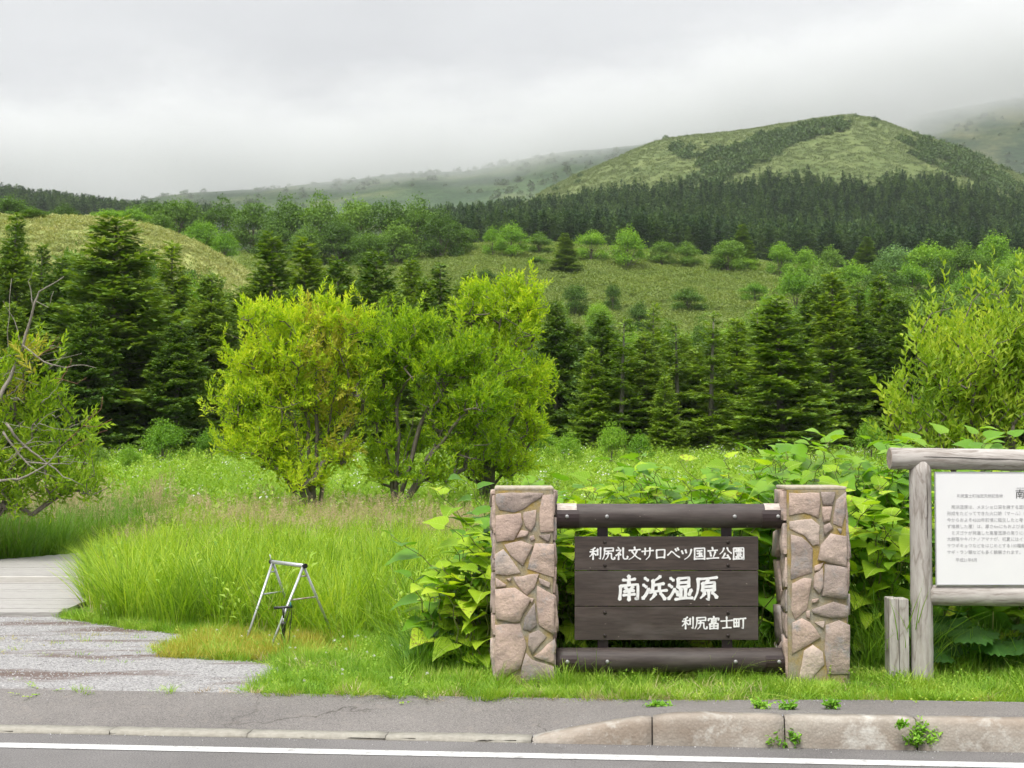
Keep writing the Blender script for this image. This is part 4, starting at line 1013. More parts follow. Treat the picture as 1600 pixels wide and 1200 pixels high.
def lettering(text, px0, px1, py, size_px, Y, parent, wd_):
    n = len(text); bm = bmesh.new()
    for i, ch in enumerate(text):
        px = px0 + (px1 - px0) * (i / (n - 1) if n > 1 else 0); c = at(px, py, Y); glyph_faces(bm, GL[ch], c.x, c.z, size_px / (F / Y), Y, wd_)
    r = bmesh.ops.extrude_face_region(bm, geom=list(bm.faces)); vv = [g for g in r['geom'] if isinstance(g, bmesh.types.BMVert)]
    bmesh.ops.translate(bm, verts=vv, vec=(0, .006, 0)); bmesh.ops.recalc_face_normals(bm, faces=bm.faces)
    off = parent.location + parent.parent.location if parent.parent else parent.location
    bmesh.ops.translate(bm, verts=bm.verts, vec=-off)
    me = bpy.data.meshes.new('lettering'); bm.to_mesh(me); bm.free(); me.materials.append(M['white']); return link('lettering', me, parent)
lettering('利尻礼文サロベツ国立公園', 930.5, 1154, 865, 20.5, YB, planks[0], 7.0)
lettering('南浜湿原', 983, 1103, 919.5, 40, YB, planks[1], 7.0)
lettering('利尻富士町', 1075, 1155.5, 973.5, 20.5, YB, planks[2], 6.8)

# ------------------------------------------------------------------ information board on the right
YI = 11.45
ib = thing('information_board', 'white printed panel in a frame of weathered grey logs at the right', 'board', (at(1440, 1058, YI).x, YI, .12))
def rlog(p0, p1, r0, r1, mat, name, parent, n=24, seg=22, wob=.015):
    p0, p1 = Vector(p0), Vector(p1); m = MB()
    m.tube([p0 + (p1 - p0) * (i / (n - 1)) + Vector((lr.uniform(-.002, .002),) * 3) for i in range(n)], [(r0 + (r1 - r0) * i / (n - 1)) * (1 + lr.uniform(-wob, wob)) for i in range(n)], seg)
    return m.build(name, mat, parent)
PW = 2.55
xL = at(1439.5, 900, YI).x
zt_ = at(1440, 716, YI).z
post = rlog((xL, YI, -.3), (xL, YI, zt_ - .03), .088, .086, M['log_v'], 'post', ib)
rlog((xL + PW, YI, -.3), (xL + PW, YI, zt_ - .03), .088, .086, M['log_v'], 'post', ib)
xe = at(1390, 716, YI).x
top = rlog((xe, YI, zt_), (xL + PW + .25, YI, zt_ - .045), .086, .088, M['log_h'], 'top_log', ib, 40)
m = MB(); m.tube([(xe - .004, YI, zt_), (xe + .004, YI, zt_)], [.080, .080], 22); m.build('log_end', M['log_end'], top)
zb_ = at(1500, 930, YI).z
rlog((xL + .05, YI, zb_), (xL + PW - .05, YI, zb_ - .02), .082, .084, M['log_h'], 'lower_log', ib, 30)
# drying cracks
def crack(pts, wd_, parent):
    m = MB(); m.tube(pts, [wd_ * .3] + [wd_] * (len(pts) - 2) + [wd_ * .3], 6); m.build('crack', M['crack'], parent)
crack([(xe + .25 + .1 * i, YI - .086 - .0005, zt_ + .012 - .003 * i + lr.uniform(-.003, .003)) for i in range(12)], .0028, top)
crack([(xL + .03 + lr.uniform(-.003, .003), YI - .083, 1.75 - .06 * i) for i in range(9)], .0022, post)
p0, p1 = at(1457, 738, YI), at(1457, 912, YI)
pan_x0, pan_x1 = p0.x, xL + PW - .07
m = MB(); m.box(((pan_x0 + pan_x1) / 2, YI - .052, (p0.z + p1.z) / 2), (pan_x1 - pan_x0, .02, p0.z - p1.z), 0, .003); panel = m.build('panel', M['panel'], ib)
YP = YI - .0625
m = MB(); wv = .006
m.box((pan_x0 + .003, YP + .002, (p0.z + p1.z) / 2), (wv, .012, p0.z - p1.z + .006)); m.box(((pan_x0 + pan_x1) / 2, YP + .0022, p0.z + .002), (pan_x1 - pan_x0 + .004, .012, wv)); m.box(((pan_x0 + pan_x1) / 2, YP + .0022, p1.z - .002), (pan_x1 - pan_x0 + .004, .012, wv))
m.build('rim', M['panel_rim'], panel)
def font_line(body, px, py, size_px, mat, parent, Y, offset=0.0):
    c = bpy.data.curves.new('print', 'FONT'); c.body = body; c.size = size_px / (F / Y); c.extrude = .0006; c.offset = offset; c.align_x = 'LEFT'; c.align_y = 'CENTER'
    c.materials.append(mat); c.resolution_u = 3
    tmp = bpy.data.objects.new('tmp', c); COL.objects.link(tmp); bpy.context.view_layer.update()
    me = bpy.data.meshes.new_from_object(tmp.evaluated_get(bpy.context.evaluated_depsgraph_get())); bpy.data.objects.remove(tmp); bpy.data.curves.remove(c)
    if not me.materials: me.materials.append(mat)
    o = link('printed_line', me, parent)
    off = Vector(); q = parent
    while q is not None: off += q.location; q = q.parent
    o.location = at(px, py, Y) - Vector((0, .0012, 0)) - off; o.rotation_euler = (math.pi / 2, 0, 0); return o
for k, (b_, px_, py_, sz_, mt_) in enumerate([
 ('利尻富士町指定天然記念物', 1495, 775, 6.0, 'ink'), ('みなみはましつげん', 1588, 763, 4.2, 'ink'), ('南浜湿原', 1586, 773, 15, 'ink_dark'),
 ('　南浜湿原は、メヌショロ沼を擁する面積', 1479.5, 792.5, 6.6, 'ink'), ('形成をたどってできた火口跡（マール）に、', 1479.5, 802.5, 6.6, 'ink'),
 ('今からおよそ4500年前頃に誕生したと考え', 1479.5, 812.7, 6.6, 'ink'), ('ず堆積した層）は、厚さ4mにもおよびます。', 1479.5, 822.8, 6.6, 'ink'),
 ('　ミズゴケが発達した高層湿原の周りには', 1479.5, 833, 6.6, 'ink'), ('大群落やキバナノアマナが、初夏にはイソ', 1479.5, 842.6, 6.6, 'ink'),
 ('サワギキョウなどをはじめとする100種類', 1479.5, 852.8, 6.6, 'ink'), ('サギ・ラン類なども多く観察されます。', 1479.5, 863, 6.6, 'ink'), ('平成21年8月', 1493, 875, 6.2, 'ink')]):
    font_line(b_, px_, py_, sz_, M[mt_], panel, YP, 0.0)
# short square post beside it
a, b = at(1389, 935, YI - .05), at(1421, 1057, YI - .05)
stp = thing('wooden_stub_post', 'short split grey timber post standing left of the information board', 'post', ((a.x + b.x) / 2, YI - .05, .12))
m = MB(); wx = b.x - a.x
m.box((a.x + wx * .255, YI - .05 + wx / 2, (a.z - .3) / 2), (wx * .49, wx, a.z + .3), 0, .008); m.build('timber_half', M['log_v'], stp)
m = MB(); m.box((a.x + wx * .765, YI - .05 + wx / 2, (a.z - .306) / 2), (wx * .485, wx * .98, a.z + .294), .006, .006); m.build('timber_half', M['log_v'], stp)

# ------------------------------------------------------------------ bicycle stand and pump
bs = thing('bicycle_stand', 'aluminium A-frame bicycle stand in the grass left of the sign', 'bicycle stand', (-2.2, 13.8, .12))
tl, tr_ = Vector((-2.362, 14.10, at(428, 878, 14.1).z)), Vector((-1.978, 13.55, at(475, 884, 13.55).z))
fl, fr = on(384, 1004, .12), on(421, 1017, .12); bl, br = Vector((2 * tl.x - fl.x, 2 * tl.y - fl.y, .12)), Vector((2 * tr_.x - fr.x, 2 * tr_.y - fr.y, .12))
for p, q in ((tl, fl), (tl, bl), (tr_, fr), (tr_, br)):
    MB().tube([p, p + (q - p) * .5, q], .0125, 10).build('leg', M['alu'], bs)
ux = (tr_ - tl).normalized()
tb = MB().tube([tl - ux * .02, tr_ + ux * .02], .019, 12).build('top_bar', M['alu'], bs)
for p in (tl - ux * .03, tr_ + ux * .03): MB().tube([p - ux * .014, p + ux * .014], .024, 12).build('end_cap', M['black'], tb)
MB().tube([tl + Vector((-.015, 0, .01)), tl + Vector((-.03, 0, .075))], [.006, .003], 6).build('latch_pin', M['alu'], tb)
for (tt_, f_, b_) in ((tl, fl, bl), (tr_, fr, br)):
    for k in (.13, .41):
        p, q = tt_ + (f_ - tt_) * k, tt_ + (b_ - tt_) * k
        MB().tube([p, q], .008, 8).build('rung', M['rung'] if tt_ is tr_ else M['alu'], bs)
pump = thing('bicycle_pump', 'black floor pump with T-handle leaning at the bicycle stand', 'pump', on(443, 1016, .12))
PY = pump.location.y - .02; pz0 = .12
hx = at(443, 949, PY); h0, h1 = at(428, 950, PY), at(457, 948, PY)
MB().tube([h0, h0 + (h1 - h0) * .3, h0 + (h1 - h0) * .7, h1], [.014, .012, .012, .014], 10).build('handle', M['black'], pump)
MB().tube([(hx.x, PY, hx.z - .005), (hx.x, PY, hx.z - .10)], [.014, .006], 10).build('handle_neck', M['black'], pump)
MB().tube([(hx.x, PY, hx.z - .09), (hx.x, PY, hx.z - .15)], .006, 8).build('piston_rod', M['alu'], pump)
MB().tube([(hx.x, PY, hx.z - .14), (hx.x, PY, hx.z - .165), (hx.x, PY, pz0 + .03)], [.020, .018, .018], 12).build('barrel', M['black'], pump)
MB().tube([(hx.x, PY, hx.z - .135), (hx.x, PY, hx.z - .17)], [.021, .021], 12).build('collar', M['black'], pump)
MB().box((hx.x, PY, pz0 + .016), (.10, .03, .016), 0, .005).build('foot', M['black'], pump)
hs = [(hx.x + .016, PY, hx.z - .16), (hx.x + .05, PY - .01, hx.z - .05), (hx.x + .068, PY - .01, hx.z + .03), (hx.x + .075, PY, hx.z - .08), (hx.x + .05, PY, pz0 + .08), (hx.x + .015, PY, pz0 + .05)]
hose_pts = []
for i in range(len(hs) - 1):
    for t in np.linspace(0, 1, 6)[:-1]: hose_pts.append(Vector(hs[i]).lerp(Vector(hs[i + 1]), t))
MB().tube(hose_pts, .004, 6).build('hose', M['black'], pump)
MB().tube([(hx.x + .064, PY - .012, hx.z + .05), (hx.x + .07, PY - .012, hx.z - .0)], .008, 8).build('valve_head', M['teal'], pump)

# ------------------------------------------------------------------ willows and other near broadleaved growth
def lobes_to_world(lobes, Y, dy=None):
    out = []
    for i, (x, y, rx, ry, *dz) in enumerate(lobes):
        yy_ = Y + (dz[0] if dz else 0); c = at(x, y, yy_); k = F / yy_
        out.append((np.array(c), np.array([rx / k, max(.55, .85 * rx / k), ry / k])))
    return out
def willow(name, label, cat, basepx, Y, lobes, n_att, mat, seed, leaf=(.135, .036), spray_l=.44, nl=15, guides=None, brown=None, group=None, r_tip=.0042, up=.55, shoots=(), bark='bark', pw=.45, csize=.155, nstem=6):
    rg = np.random.default_rng(seed); W = lobes_to_world(lobes, Y)
    bx = at(basepx[0], basepx[1], Y); base = np.array([bx.x, Y, g1(bx.x, Y)])
    vol = np.array([r[0] * r[1] * r[2] for _, r in W]) ** .72; cnt = np.maximum(8, (n_att * vol / vol.sum()).astype(int)); A = []; OUT = []
    for (c, r), n in zip(W, cnt):
        nk = max(3, n // 12); dk_ = rg.normal(0, 1, (nk, 3)); dk_[:, 2] += .25; dk_ /= np.linalg.norm(dk_, axis=1, keepdims=True)
        ck = c + dk_ * r * rg.uniform(.45, 1.0, (nk, 1)); i = rg.integers(0, nk, n)
        sg_ = csize * rg.uniform(.6, 1.35, nk)[i][:, None]
        A.append(ck[i] + rg.normal(0, 1, (n, 3)) * sg_ * np.array([1, 1, .55])); OUT.append(dk_[i] * .8 + rg.normal(0, .5, (n, 3)))
    A = np.concatenate(A); OUT = np.concatenate(OUT)
    if len(shoots):
        S = np.array([at(x, y, Y + rg.uniform(-.5, .5)) for x, y in shoots]); A = np.concatenate([A, S]); OUT = np.concatenate([OUT, np.tile([0, 0, 1.0], (len(S), 1))])
    A[:, 2] = np.maximum(A[:, 2], base[2] + .35)
    gd = [c - np.array([0, 0, r[2] * .3]) for c, r in W][:nstem]
    wood, tips, tpar = grow(rg, base, gd, A, seg=.3, r_tip=r_tip, pw=pw)
    order = np.argsort(np.linalg.norm(A - base, axis=1)); OUT = OUT[order]
    D = OUT * .55 + np.array([0, 0, up]) + rg.normal(0, .28, OUT.shape)
    tm = [spray(np.random.default_rng(seed * 10 + k), spray_l, nl, *leaf) for k in range(4)]
    pk = rg.integers(0, 4, len(tips)); parts = []; bparts = []
    isb = np.zeros(len(tips), bool)
    if brown is not None:
        px, py = proj(tips); isb = inpoly(px, py, brown) & (rg.random(len(tips)) < .38)
    for k in range(4):
        for flag, lst in ((False, parts), (True, bparts)):
            s = (pk == k) & (isb == flag)
            if not s.any(): continue
            m_ = int(s.sum()); st = tips[s] - D[s] / np.linalg.norm(D[s], axis=1, keepdims=True) * spray_l * .45
            lst.append(stamp(*tm[k], st, frames(D[s], rg.normal(0, 1, (m_, 3))), rg.uniform(.75, 1.3, m_)))
    t = thing(name, label, cat, base, group)
    v, f = wood; link('trunk', fast_mesh('trunk', v - base, f, [M[bark]], smooth=True), t)
    v, f = join(parts); link('crown', fast_mesh('crown', v - base, f, [mat]), t)
    if bparts:
        v, f = join(bparts); o = link('yellowing_foliage', fast_mesh('yellowing_foliage', v - base, f, [L['willow_brown']]), t); o['label'] = 'yellow-brown thinning foliage in the middle of the crown'
    return t
GW = 'willows in the meadow'
willow('willow_tree', 'left bright yellow-green willow, broadest of the clump, with yellowing middle', 'tree', (494, 792), 29.0,
 [(470, 565, 78, 62), (400, 600, 52, 70), (425, 525, 52, 40), (540, 515, 42, 44), (495, 500, 38, 34), (405, 690, 48, 40), (520, 680, 45, 48), (555, 600, 36, 52), (375, 640, 34, 34), (460, 630, 60, 50), (450, 725, 44, 22), (480, 750, 30, 14), (420, 700, 30, 20)],
 1650, L['willow'], 21, brown=[(480, 480), (560, 500), (560, 720), (500, 700), (470, 600)], group=GW, nl=17,
 shoots=[(455, 458), (500, 462), (350, 520), (395, 488), (548, 460), (470, 475), (375, 560), (352, 610), (430, 482), (520, 470), (560, 462)])
willow('willow_tree', 'middle yellow-green willow with open leaning grey stems showing below its crown', 'tree', (616, 790), 29.6,
 [(630, 530, 58, 40), (700, 550, 58, 42), (760, 575, 38, 32), (600, 565, 40, 46), (660, 585, 62, 34), (745, 620, 34, 30, -.6), (700, 640, 44, 28), (590, 640, 26, 30), (600, 712, 28, 26), (640, 700, 22, 18, .8), (735, 680, 40, 36), (770, 640, 26, 40, .5), (620, 740, 26, 16), (690, 745, 30, 16)],
 1550, L['willow'], 22, group=GW, nl=17, shoots=[(602, 480), (640, 486), (690, 500), (720, 505), (655, 482), (790, 560), (615, 476)])
willow('willow_tree', 'right willow of the clump, tallest and brightest, with a pointed top', 'tree', (752, 775), 31.5,
 [(785, 478, 50, 38), (830, 475, 26, 40), (738, 482, 24, 28), (800, 525, 44, 28), (822, 600, 30, 38), (790, 580, 30, 40), (812, 660, 36, 40), (770, 690, 40, 34), (735, 715, 28, 28), (800, 720, 36, 24), (750, 560, 30, 40), (752, 630, 26, 40)],
 1500, L['willow'], 23, group=GW, nl=17, shoots=[(830, 424), (828, 434), (833, 442), (745, 444), (790, 440), (765, 446), (855, 480), (720, 470), (838, 450)])
lw_ = willow('willow_tree', 'half-dead willow at the left edge with bare bleached branches', 'tree', (-55, 850), 21.5,
 [(15, 600, 34, 26), (72, 640, 30, 20), (20, 665, 44, 26), (105, 700, 26, 16), (52, 555, 22, 18), (118, 655, 14, 12), (40, 720, 50, 20), (-70, 620, 60, 80), (-60, 730, 80, 60), (60, 605, 20, 14), (138, 728, 18, 14), (30, 775, 70, 22), (105, 768, 44, 20), (85, 740, 30, 20), (150, 765, 20, 16), (60, 690, 40, 18)],
 620, L['left_willow'], 24, brown=[(0, 520), (80, 520), (80, 600), (0, 620)], nl=15, leaf=(.13, .034), spray_l=.42, csize=.2)
def branches(px_paths, Y, parent, mat, name, rad, seed):
    rg = random.Random(seed)
    for k, (pth, r0) in enumerate(px_paths):
        pts = []; yo = rg.uniform(-.5, .1)
        for i in range(len(pth) - 1):
            for t in np.linspace(0, 1, 4)[:-1]:
                x = pth[i][0] + (pth[i + 1][0] - pth[i][0]) * t; y = pth[i][1] + (pth[i + 1][1] - pth[i][1]) * t
                pts.append(at(x + rg.uniform(-1.2, 1.2), y + rg.uniform(-1.2, 1.2), Y + yo + .12 * math.sin(i * 1.3 + k)))
        pts.append(at(*pth[-1], Y + yo)); n = len(pts)
        MB().tube(pts, [max(.0035, .72 * r0 * (1 - .85 * i / (n - 1))) for i in range(n)], 6).build(name, mat, parent)
branches([([(-10, 640), (15, 592), (35, 545), (52, 480), (62, 455), (100, 432)], .05), ([(52, 480), (45, 440), (52, 420)], .014), ([(55, 470), (75, 480), (84, 455)], .010), ([(14, 600), (12, 520), (18, 435)], .018),
 ([(36, 540), (70, 565), (100, 575), (125, 570), (150, 575)], .022), ([(70, 565), (95, 560), (128, 552)], .012), ([(10, 660), (30, 690), (60, 712), (100, 745), (130, 758)], .03), ([(5, 675), (22, 700), (40, 722), (70, 725), (110, 725), (118, 715)], .026),
 ([(60, 712), (85, 712), (112, 718)], .010), ([(-5, 752), (30, 748), (70, 728), (95, 700)], .03), ([(40, 722), (60, 735), (95, 748)], .012), ([(0, 560), (30, 552), (55, 530)], .014), ([(35, 545), (22, 500), (5, 470)], .010), ([(12, 600), (35, 590), (48, 610)], .012)],
 21.2, lw_, M['dead'], 'dead_branch', 0, 3)
tw_ = random.Random(12); tp_ = []
for k in range(26):
    x0, y0 = tw_.uniform(0, 110), tw_.uniform(530, 740); dx, dy = tw_.uniform(15, 60), tw_.uniform(-38, 14)
    tp_.append(([(x0, y0), (x0 + dx * .5, y0 + dy * .5 + tw_.uniform(-6, 6)), (x0 + dx, y0 + dy)], tw_.uniform(.006, .011)))
branches(tp_, 21.0, lw_, M['dead'], 'dead_twig', 0, 5)
branches([([(60, 560), (80, 540), (92, 525)], .008), ([(72, 548), (84, 545), (95, 535)], .006), ([(105, 690), (130, 665), (150, 640)], .010), ([(130, 665), (150, 668), (175, 655)], .008), ([(140, 655), (158, 640), (160, 620)], .006), ([(90, 600), (105, 580), (112, 560)], .008),
 ([(110, 700), (145, 680), (168, 672)], .008), ([(85, 590), (120, 600), (135, 590)], .006)], 21.0, lw_, M['dead_red'], 'reddish_twig', 0, 4)
willow('sallow_shrub', 'tall leafy sallow bush with upright shoots behind the information board', 'shrub', (1560, 745), 16.6,
 [(1545, 560, 62, 56), (1470, 600, 42, 46), (1440, 640, 32, 32), (1600, 530, 52, 56), (1520, 640, 60, 40), (1640, 600, 70, 80), (1500, 540, 36, 36), (1470, 680, 60, 24), (1585, 660, 60, 30), (1720, 600, 80, 90)],
 950, L['shrub'], 25, leaf=(.115, .036), spray_l=.46, nl=15, up=1.4, csize=.15,
 shoots=[(1424, 505), (1432, 530), (1478, 462), (1490, 480), (1506, 448), (1520, 470), (1552, 438), (1560, 462), (1576, 445), (1590, 432), (1600, 450), (1398, 620), (1390, 650), (1402, 660), (1412, 590), (1455, 490), (1465, 510), (1535, 455), (1445, 540), (1620, 440)])

# ------------------------------------------------------------------ giant knotweed
def heart_leaf(name, seed, mat):
    rg = np.random.default_rng(seed); n = 9
    t = np.linspace(0, 1, n); wl = np.array([.30, .43, .47, .45, .38, .29, .19, .09, 0.0]); yb = np.array([-.09, .02, .14, .28, .42, .57, .72, .87, 1.0])
    V = [[0, 0.0, 0]]; mid = []
    for k in range(n): mid.append(len(V)); V.append([0, max(0, yb[k]) if k else 0.0, 0])
    Lf, Rt = [], []
    for k in range(n - 1):
        Lf.append(len(V)); V.append([-wl[k] * rg.uniform(.93, 1.07), yb[k], .10 * wl[k] / .47 + rg.normal(0, .012)]); Rt.append(len(V)); V.append([wl[k] * rg.uniform(.93, 1.07), yb[k], .10 * wl[k] / .47 + rg.normal(0, .012)])
    V = np.array(V); V[:, 2] -= .30 * np.clip(V[:, 1], 0, 1) ** 2 * rg.uniform(.6, 1.3); V[:, 0] += .06 * np.sin(V[:, 1] * 3) * rg.normal()
    T = [[0, Lf[0], mid[1]], [0, mid[1], Rt[0]]]; T = []
    for k in range(n - 2):
        T += [[mid[k], mid[k + 1], Lf[k + 1]], [mid[k], Lf[k + 1], Lf[k]], [mid[k], Rt[k], Rt[k + 1]], [mid[k], Rt[k + 1], mid[k + 1]]]
    T += [[mid[n - 2], mid[n - 1], Lf[n - 2]], [mid[n - 2], Rt[n - 2], mid[n - 1]]]
    return V, np.array(T)
def vein(m):
    t = m.node_tree; tx = N(t, 'ShaderNodeTexCoord'); sp = N(t, 'ShaderNodeSeparateXYZ'); t.links.new(tx.outputs['Object'], sp.inputs[0])
    ax = math_(t, 'ABSOLUTE', sp.outputs[0]); mid = math_(t, 'LESS_THAN', ax, .014)
    sv = math_(t, 'FRACT', math_(t, 'MULTIPLY', math_(t, 'SUBTRACT', sp.outputs[1], math_(t, 'MULTIPLY', ax, .75)), 7.0)); sv = math_(t, 'MULTIPLY', math_(t, 'LESS_THAN', sv, .11), .55)
    f = math_(t, 'MULTIPLY', math_(t, 'MAXIMUM', mid, sv), .5)
    oi = N(t, 'ShaderNodeObjectInfo'); n = noise(t, tx.outputs['Object'], 5, 4, .6); off = math_(t, 'ADD', n, math_(t, 'MULTIPLY', math_(t, 'SUBTRACT', oi.outputs['Random'], .5), .5))
    spot = ramp(t, [(.74, (0, 0, 0)), (.80, (.8, .8, .8))], off)
    for nd in list(t.nodes):
        if nd.type == 'VALTORGB' and len(nd.color_ramp.elements) == 3:
            outs = [l.to_socket for l in nd.outputs[0].links]
            c = mixc(t, nd.outputs[0], (0.62, 0.72, 0.22), f); c = mixc(t, c, (0.26, 0.20, 0.06), spot)
            for q in outs: t.links.new(c, q)
            break
vein(L['knot'])
HL = [heart_leaf('leaf', k, None) for k in range(4)]
HLM = [fast_mesh('leaf', v, t, [L['knot']], smooth=True) for v, t in HL]
TOPX = [560, 630, 660, 700, 745, 775, 850, 950, 1000, 1060, 1150, 1250, 1320, 1400, 1460, 1530, 1600, 1800]
TOPY = [905, 880, 846, 826, 760, 742, 742, 748, 735, 708, 700, 682, 672, 684, 690, 655, 642, 630]
def clump(label, px0, px1, Y0, Y1, n_out, n_in, seed, hf=1.12):
    rg = np.random.default_rng(seed); xm = (px0 + px1) / 2; c = at(xm, 1050, (Y0 + Y1) / 2)
    t = thing('knotweed_clump', label, 'plant', (c.x, c.y, .12), 'giant knotweed round the sign'); off = np.array(t.location)
    A, B, R0, R1 = [], [], [], []; inner = []; cnt = 0
    for s in range(n_out + n_in):
        outer = s < n_out
        Y = rg.uniform(Y0, Y0 + (Y1 - Y0) * .55) if outer else rg.uniform(Y0 + .2 * (Y1 - Y0), Y1)
        px = rg.uniform(px0, px1); X = (px - 800) / F * Y; zt_loc = at(px, np.interp(px, TOPX, TOPY), Y1 - .25).z
        kf = (Y - Y0) / max(.01, Y1 - Y0)
        Ht = (zt_loc - .12) * hf * (0.62 + .38 * min(1, kf * 1.8 + .15)) * rg.uniform(.84, 1.0)
        if rg.random() < .35 and outer: Ht *= rg.uniform(.5, .8)
        ax = rg.normal(0, .22 if hf > 1 else .10) ; ay = rg.uniform(-.42, .05) if outer else rg.normal(0, .2)
        n = max(6, int(Ht / .105)); P = []
        for k in range(n + 1):
            q = k / n; zig = .014 * (-1) ** k
            P.append(np.array([X + ax * Ht * q ** 2 + zig, Y + ay * Ht * q ** 2.0, .08 + Ht * (q - .10 * q ** 3)]))
        sA_, sB_, s0_, s1_ = ([], [], [], []) if outer else (A, B, R0, R1)
        for k in range(n):
            sA_.append(P[k]); sB_.append(P[k + 1]); s0_.append(.012 * (1 - .8 * k / n)); s1_.append(.012 * (1 - .8 * (k + 1) / n))
        if outer:
            v, f = tubes((np.array(sA_), np.array(sB_)), np.array(s0_), np.array(s1_), 5); link('stem', fast_mesh('stem', v - off, f, [M['stem']], smooth=True), t)
        az0 = rg.uniform(0, 6.28)
        for k in range(max(1, int(n * .22)), n + 1):
            q = k / n
            if rg.random() < .08: continue
            az = az0 + k * math.pi + rg.normal(0, .5)
            d = np.array([math.cos(az), math.sin(az) - .35, rg.uniform(-.25, .35) - .1])
            if k >= n - 1: d[2] += .5
            up = np.array([rg.normal(0, .25), rg.normal(-.25, .25), 1.0]); sz = (.225 if q < .8 else .17 + .10 * (1 - q) / .2) * rg.uniform(.55, 1.18)
            pet = d / np.linalg.norm(d) * .045; A.append(P[k]); B.append(P[k] + pet); R0.append(.004); R1.append(.003)
            pos_ = P[k] + pet
            if pos_[1] < Y0 - .75: continue
            if outer and cnt < 298:
                Rm = frames(d[None], up[None])[0]; m4 = Matrix(((*(Rm[0] * sz), pos_[0] - off[0]), (*(Rm[1] * sz), pos_[1] - off[1]), (*(Rm[2] * sz), pos_[2] - off[2]), (0, 0, 0, 1)))
                o = bpy.data.objects.new('leaf', HLM[int(rg.integers(0, 4))]); COL.objects.link(o); o.parent = t; o.matrix_local = m4; cnt += 1
            else: inner.append((pos_, d, up, sz))
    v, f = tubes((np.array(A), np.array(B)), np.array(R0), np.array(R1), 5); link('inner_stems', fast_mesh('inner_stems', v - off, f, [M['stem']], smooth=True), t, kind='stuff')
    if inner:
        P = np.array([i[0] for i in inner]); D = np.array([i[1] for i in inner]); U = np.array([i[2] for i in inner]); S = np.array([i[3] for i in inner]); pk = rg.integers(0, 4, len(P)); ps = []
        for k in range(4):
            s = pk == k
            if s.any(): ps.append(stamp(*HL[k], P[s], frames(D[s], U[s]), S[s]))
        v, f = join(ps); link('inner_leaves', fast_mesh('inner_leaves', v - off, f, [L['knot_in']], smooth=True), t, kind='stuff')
    return t
clump('low knotweed clump with large pale leaves left of the left pillar', 662, 766, 11.75, 12.7, 15, 7, 41, .94)
clump('knotweed clump showing over the top of the left pillar', 752, 880, 12.0, 13.3, 20, 16, 42)
clump('knotweed clump behind the left half of the park sign', 880, 1045, 12.0, 13.5, 28, 24, 43)
clump('knotweed clump behind the right half of the park sign', 1045, 1215, 12.0, 13.8, 30, 28, 44)
clump('tall knotweed clump between the right pillar and the information board', 1215, 1400, 12.15, 14.0, 32, 30, 45)
clump('tallest knotweed clump, behind the white information panel', 1400, 1660, 12.3, 14.4, 40, 36, 46)

# ------------------------------------------------------------------ conifers and broadleaved trees, one object each
ORD = ['first', 'second', 'third', 'fourth', 'fifth', 'sixth', 'seventh', 'eighth', 'ninth', 'tenth', 'eleventh', 'twelfth', 'thirteenth', 'fourteenth', 'fifteenth', 'sixteenth', 'seventeenth', 'eighteenth', 'nineteenth', 'twentieth'] + ['twenty-' + q for q in ('first', 'second', 'third', 'fourth', 'fifth', 'sixth', 'seventh', 'eighth', 'ninth')] + ['thirtieth', 'thirty-first', 'thirty-second']
def ordw(i): return ORD[i]
def pair(name, gen, lmat, wmat=None):
    (wv_, wt), (lv, lt) = gen
    return fast_mesh('trunk', wv_, wt, [M[wmat or 'cbark']], smooth=True), fast_mesh('crown', lv, lt, [L[lmat]])
FIR = {'fir': [pair('fir', fir(k, 10, 2.9, bare=.02, power=.72), 'fir') for k in (1, 2, 3)],
       'spruce': [pair('spruce', fir(k, 10, 2.0, bare=.03, droop=.12, power=.8, upt=.28, step=.30), 'fir') for k in (4, 5)],
       'thin': [pair('thin', fir(k, 10, 1.75, bare=.14, sparse=.72, power=.7, step=.36, nb=6, droop=.08), 'fir_yellow') for k in (6, 7, 8)],
       'yellow': [pair('yellow', fir(k, 10, 2.3, bare=.02, power=.75, step=.33), 'fir_yellow') for k in (9, 10)]}
BRD = {'oak': [pair('oak', broadleaf(k, 8, 3.6, low=.03, nleaf=7000, ls=.30), 'oak', 'bark') for k in (11, 12, 13)],
       'bright': [pair('bright', broadleaf(k, 8, 3.6, low=.05, nleaf=6500, ls=.30), 'oak_bright', 'bark') for k in (14, 15, 16)],
       'grey': [pair('grey', broadleaf(k, 8, 3.8, low=.03, nleaf=6500, ls=.30), 'oak_grey', 'bark') for k in (17,)]}
trn = random.Random(99)
def tree(name, label, kind, px, top, Y, wpx=None, group=None, sink=0.0, h0=None):
    if name == 'slope_tree': Y -= 26
    elif 212 <= Y <= 235: Y -= 13
    X = (px - 800) / F * Y; z = g1(X, Y); H = at(px, top, Y).z - z
    lib = FIR.get(kind) or BRD[kind]; ref = 10.0 if kind in FIR else 8.0; w0 = {'fir': 2.9, 'spruce': 2.0, 'thin': 1.75, 'yellow': 2.3}.get(kind, 3.6)
    t = thing(name, label, 'tree', (X, Y, z - .05 - sink), group, trn.uniform(0, 6.28)); H += sink
    sz = H / ref; sx = sz * trn.uniform(.9, 1.1) if wpx is None else (wpx / (F / Y)) / w0 * (1.42 if kind in FIR else .82 if name == 'broadleaf_tree' else 1.0)
    tk, cr = trn.choice(lib)
    for nm, me in (('trunk', tk), ('crown', cr)):
        o = link(nm, me, t); o.scale = (sx, sx, sz)
    return t
def row(name, specs, group, phrase, adj):
    specs = sorted(specs, key=lambda s: s[1]); n = len(specs)
    cnt = {}
    for i, s in enumerate(specs):
        tree(name, '%s, %s from the left %s' % (adj[s[0]], ordw(i), phrase), s[0], s[1], s[2], s[3], s[4] if len(s) > 4 else None, group)
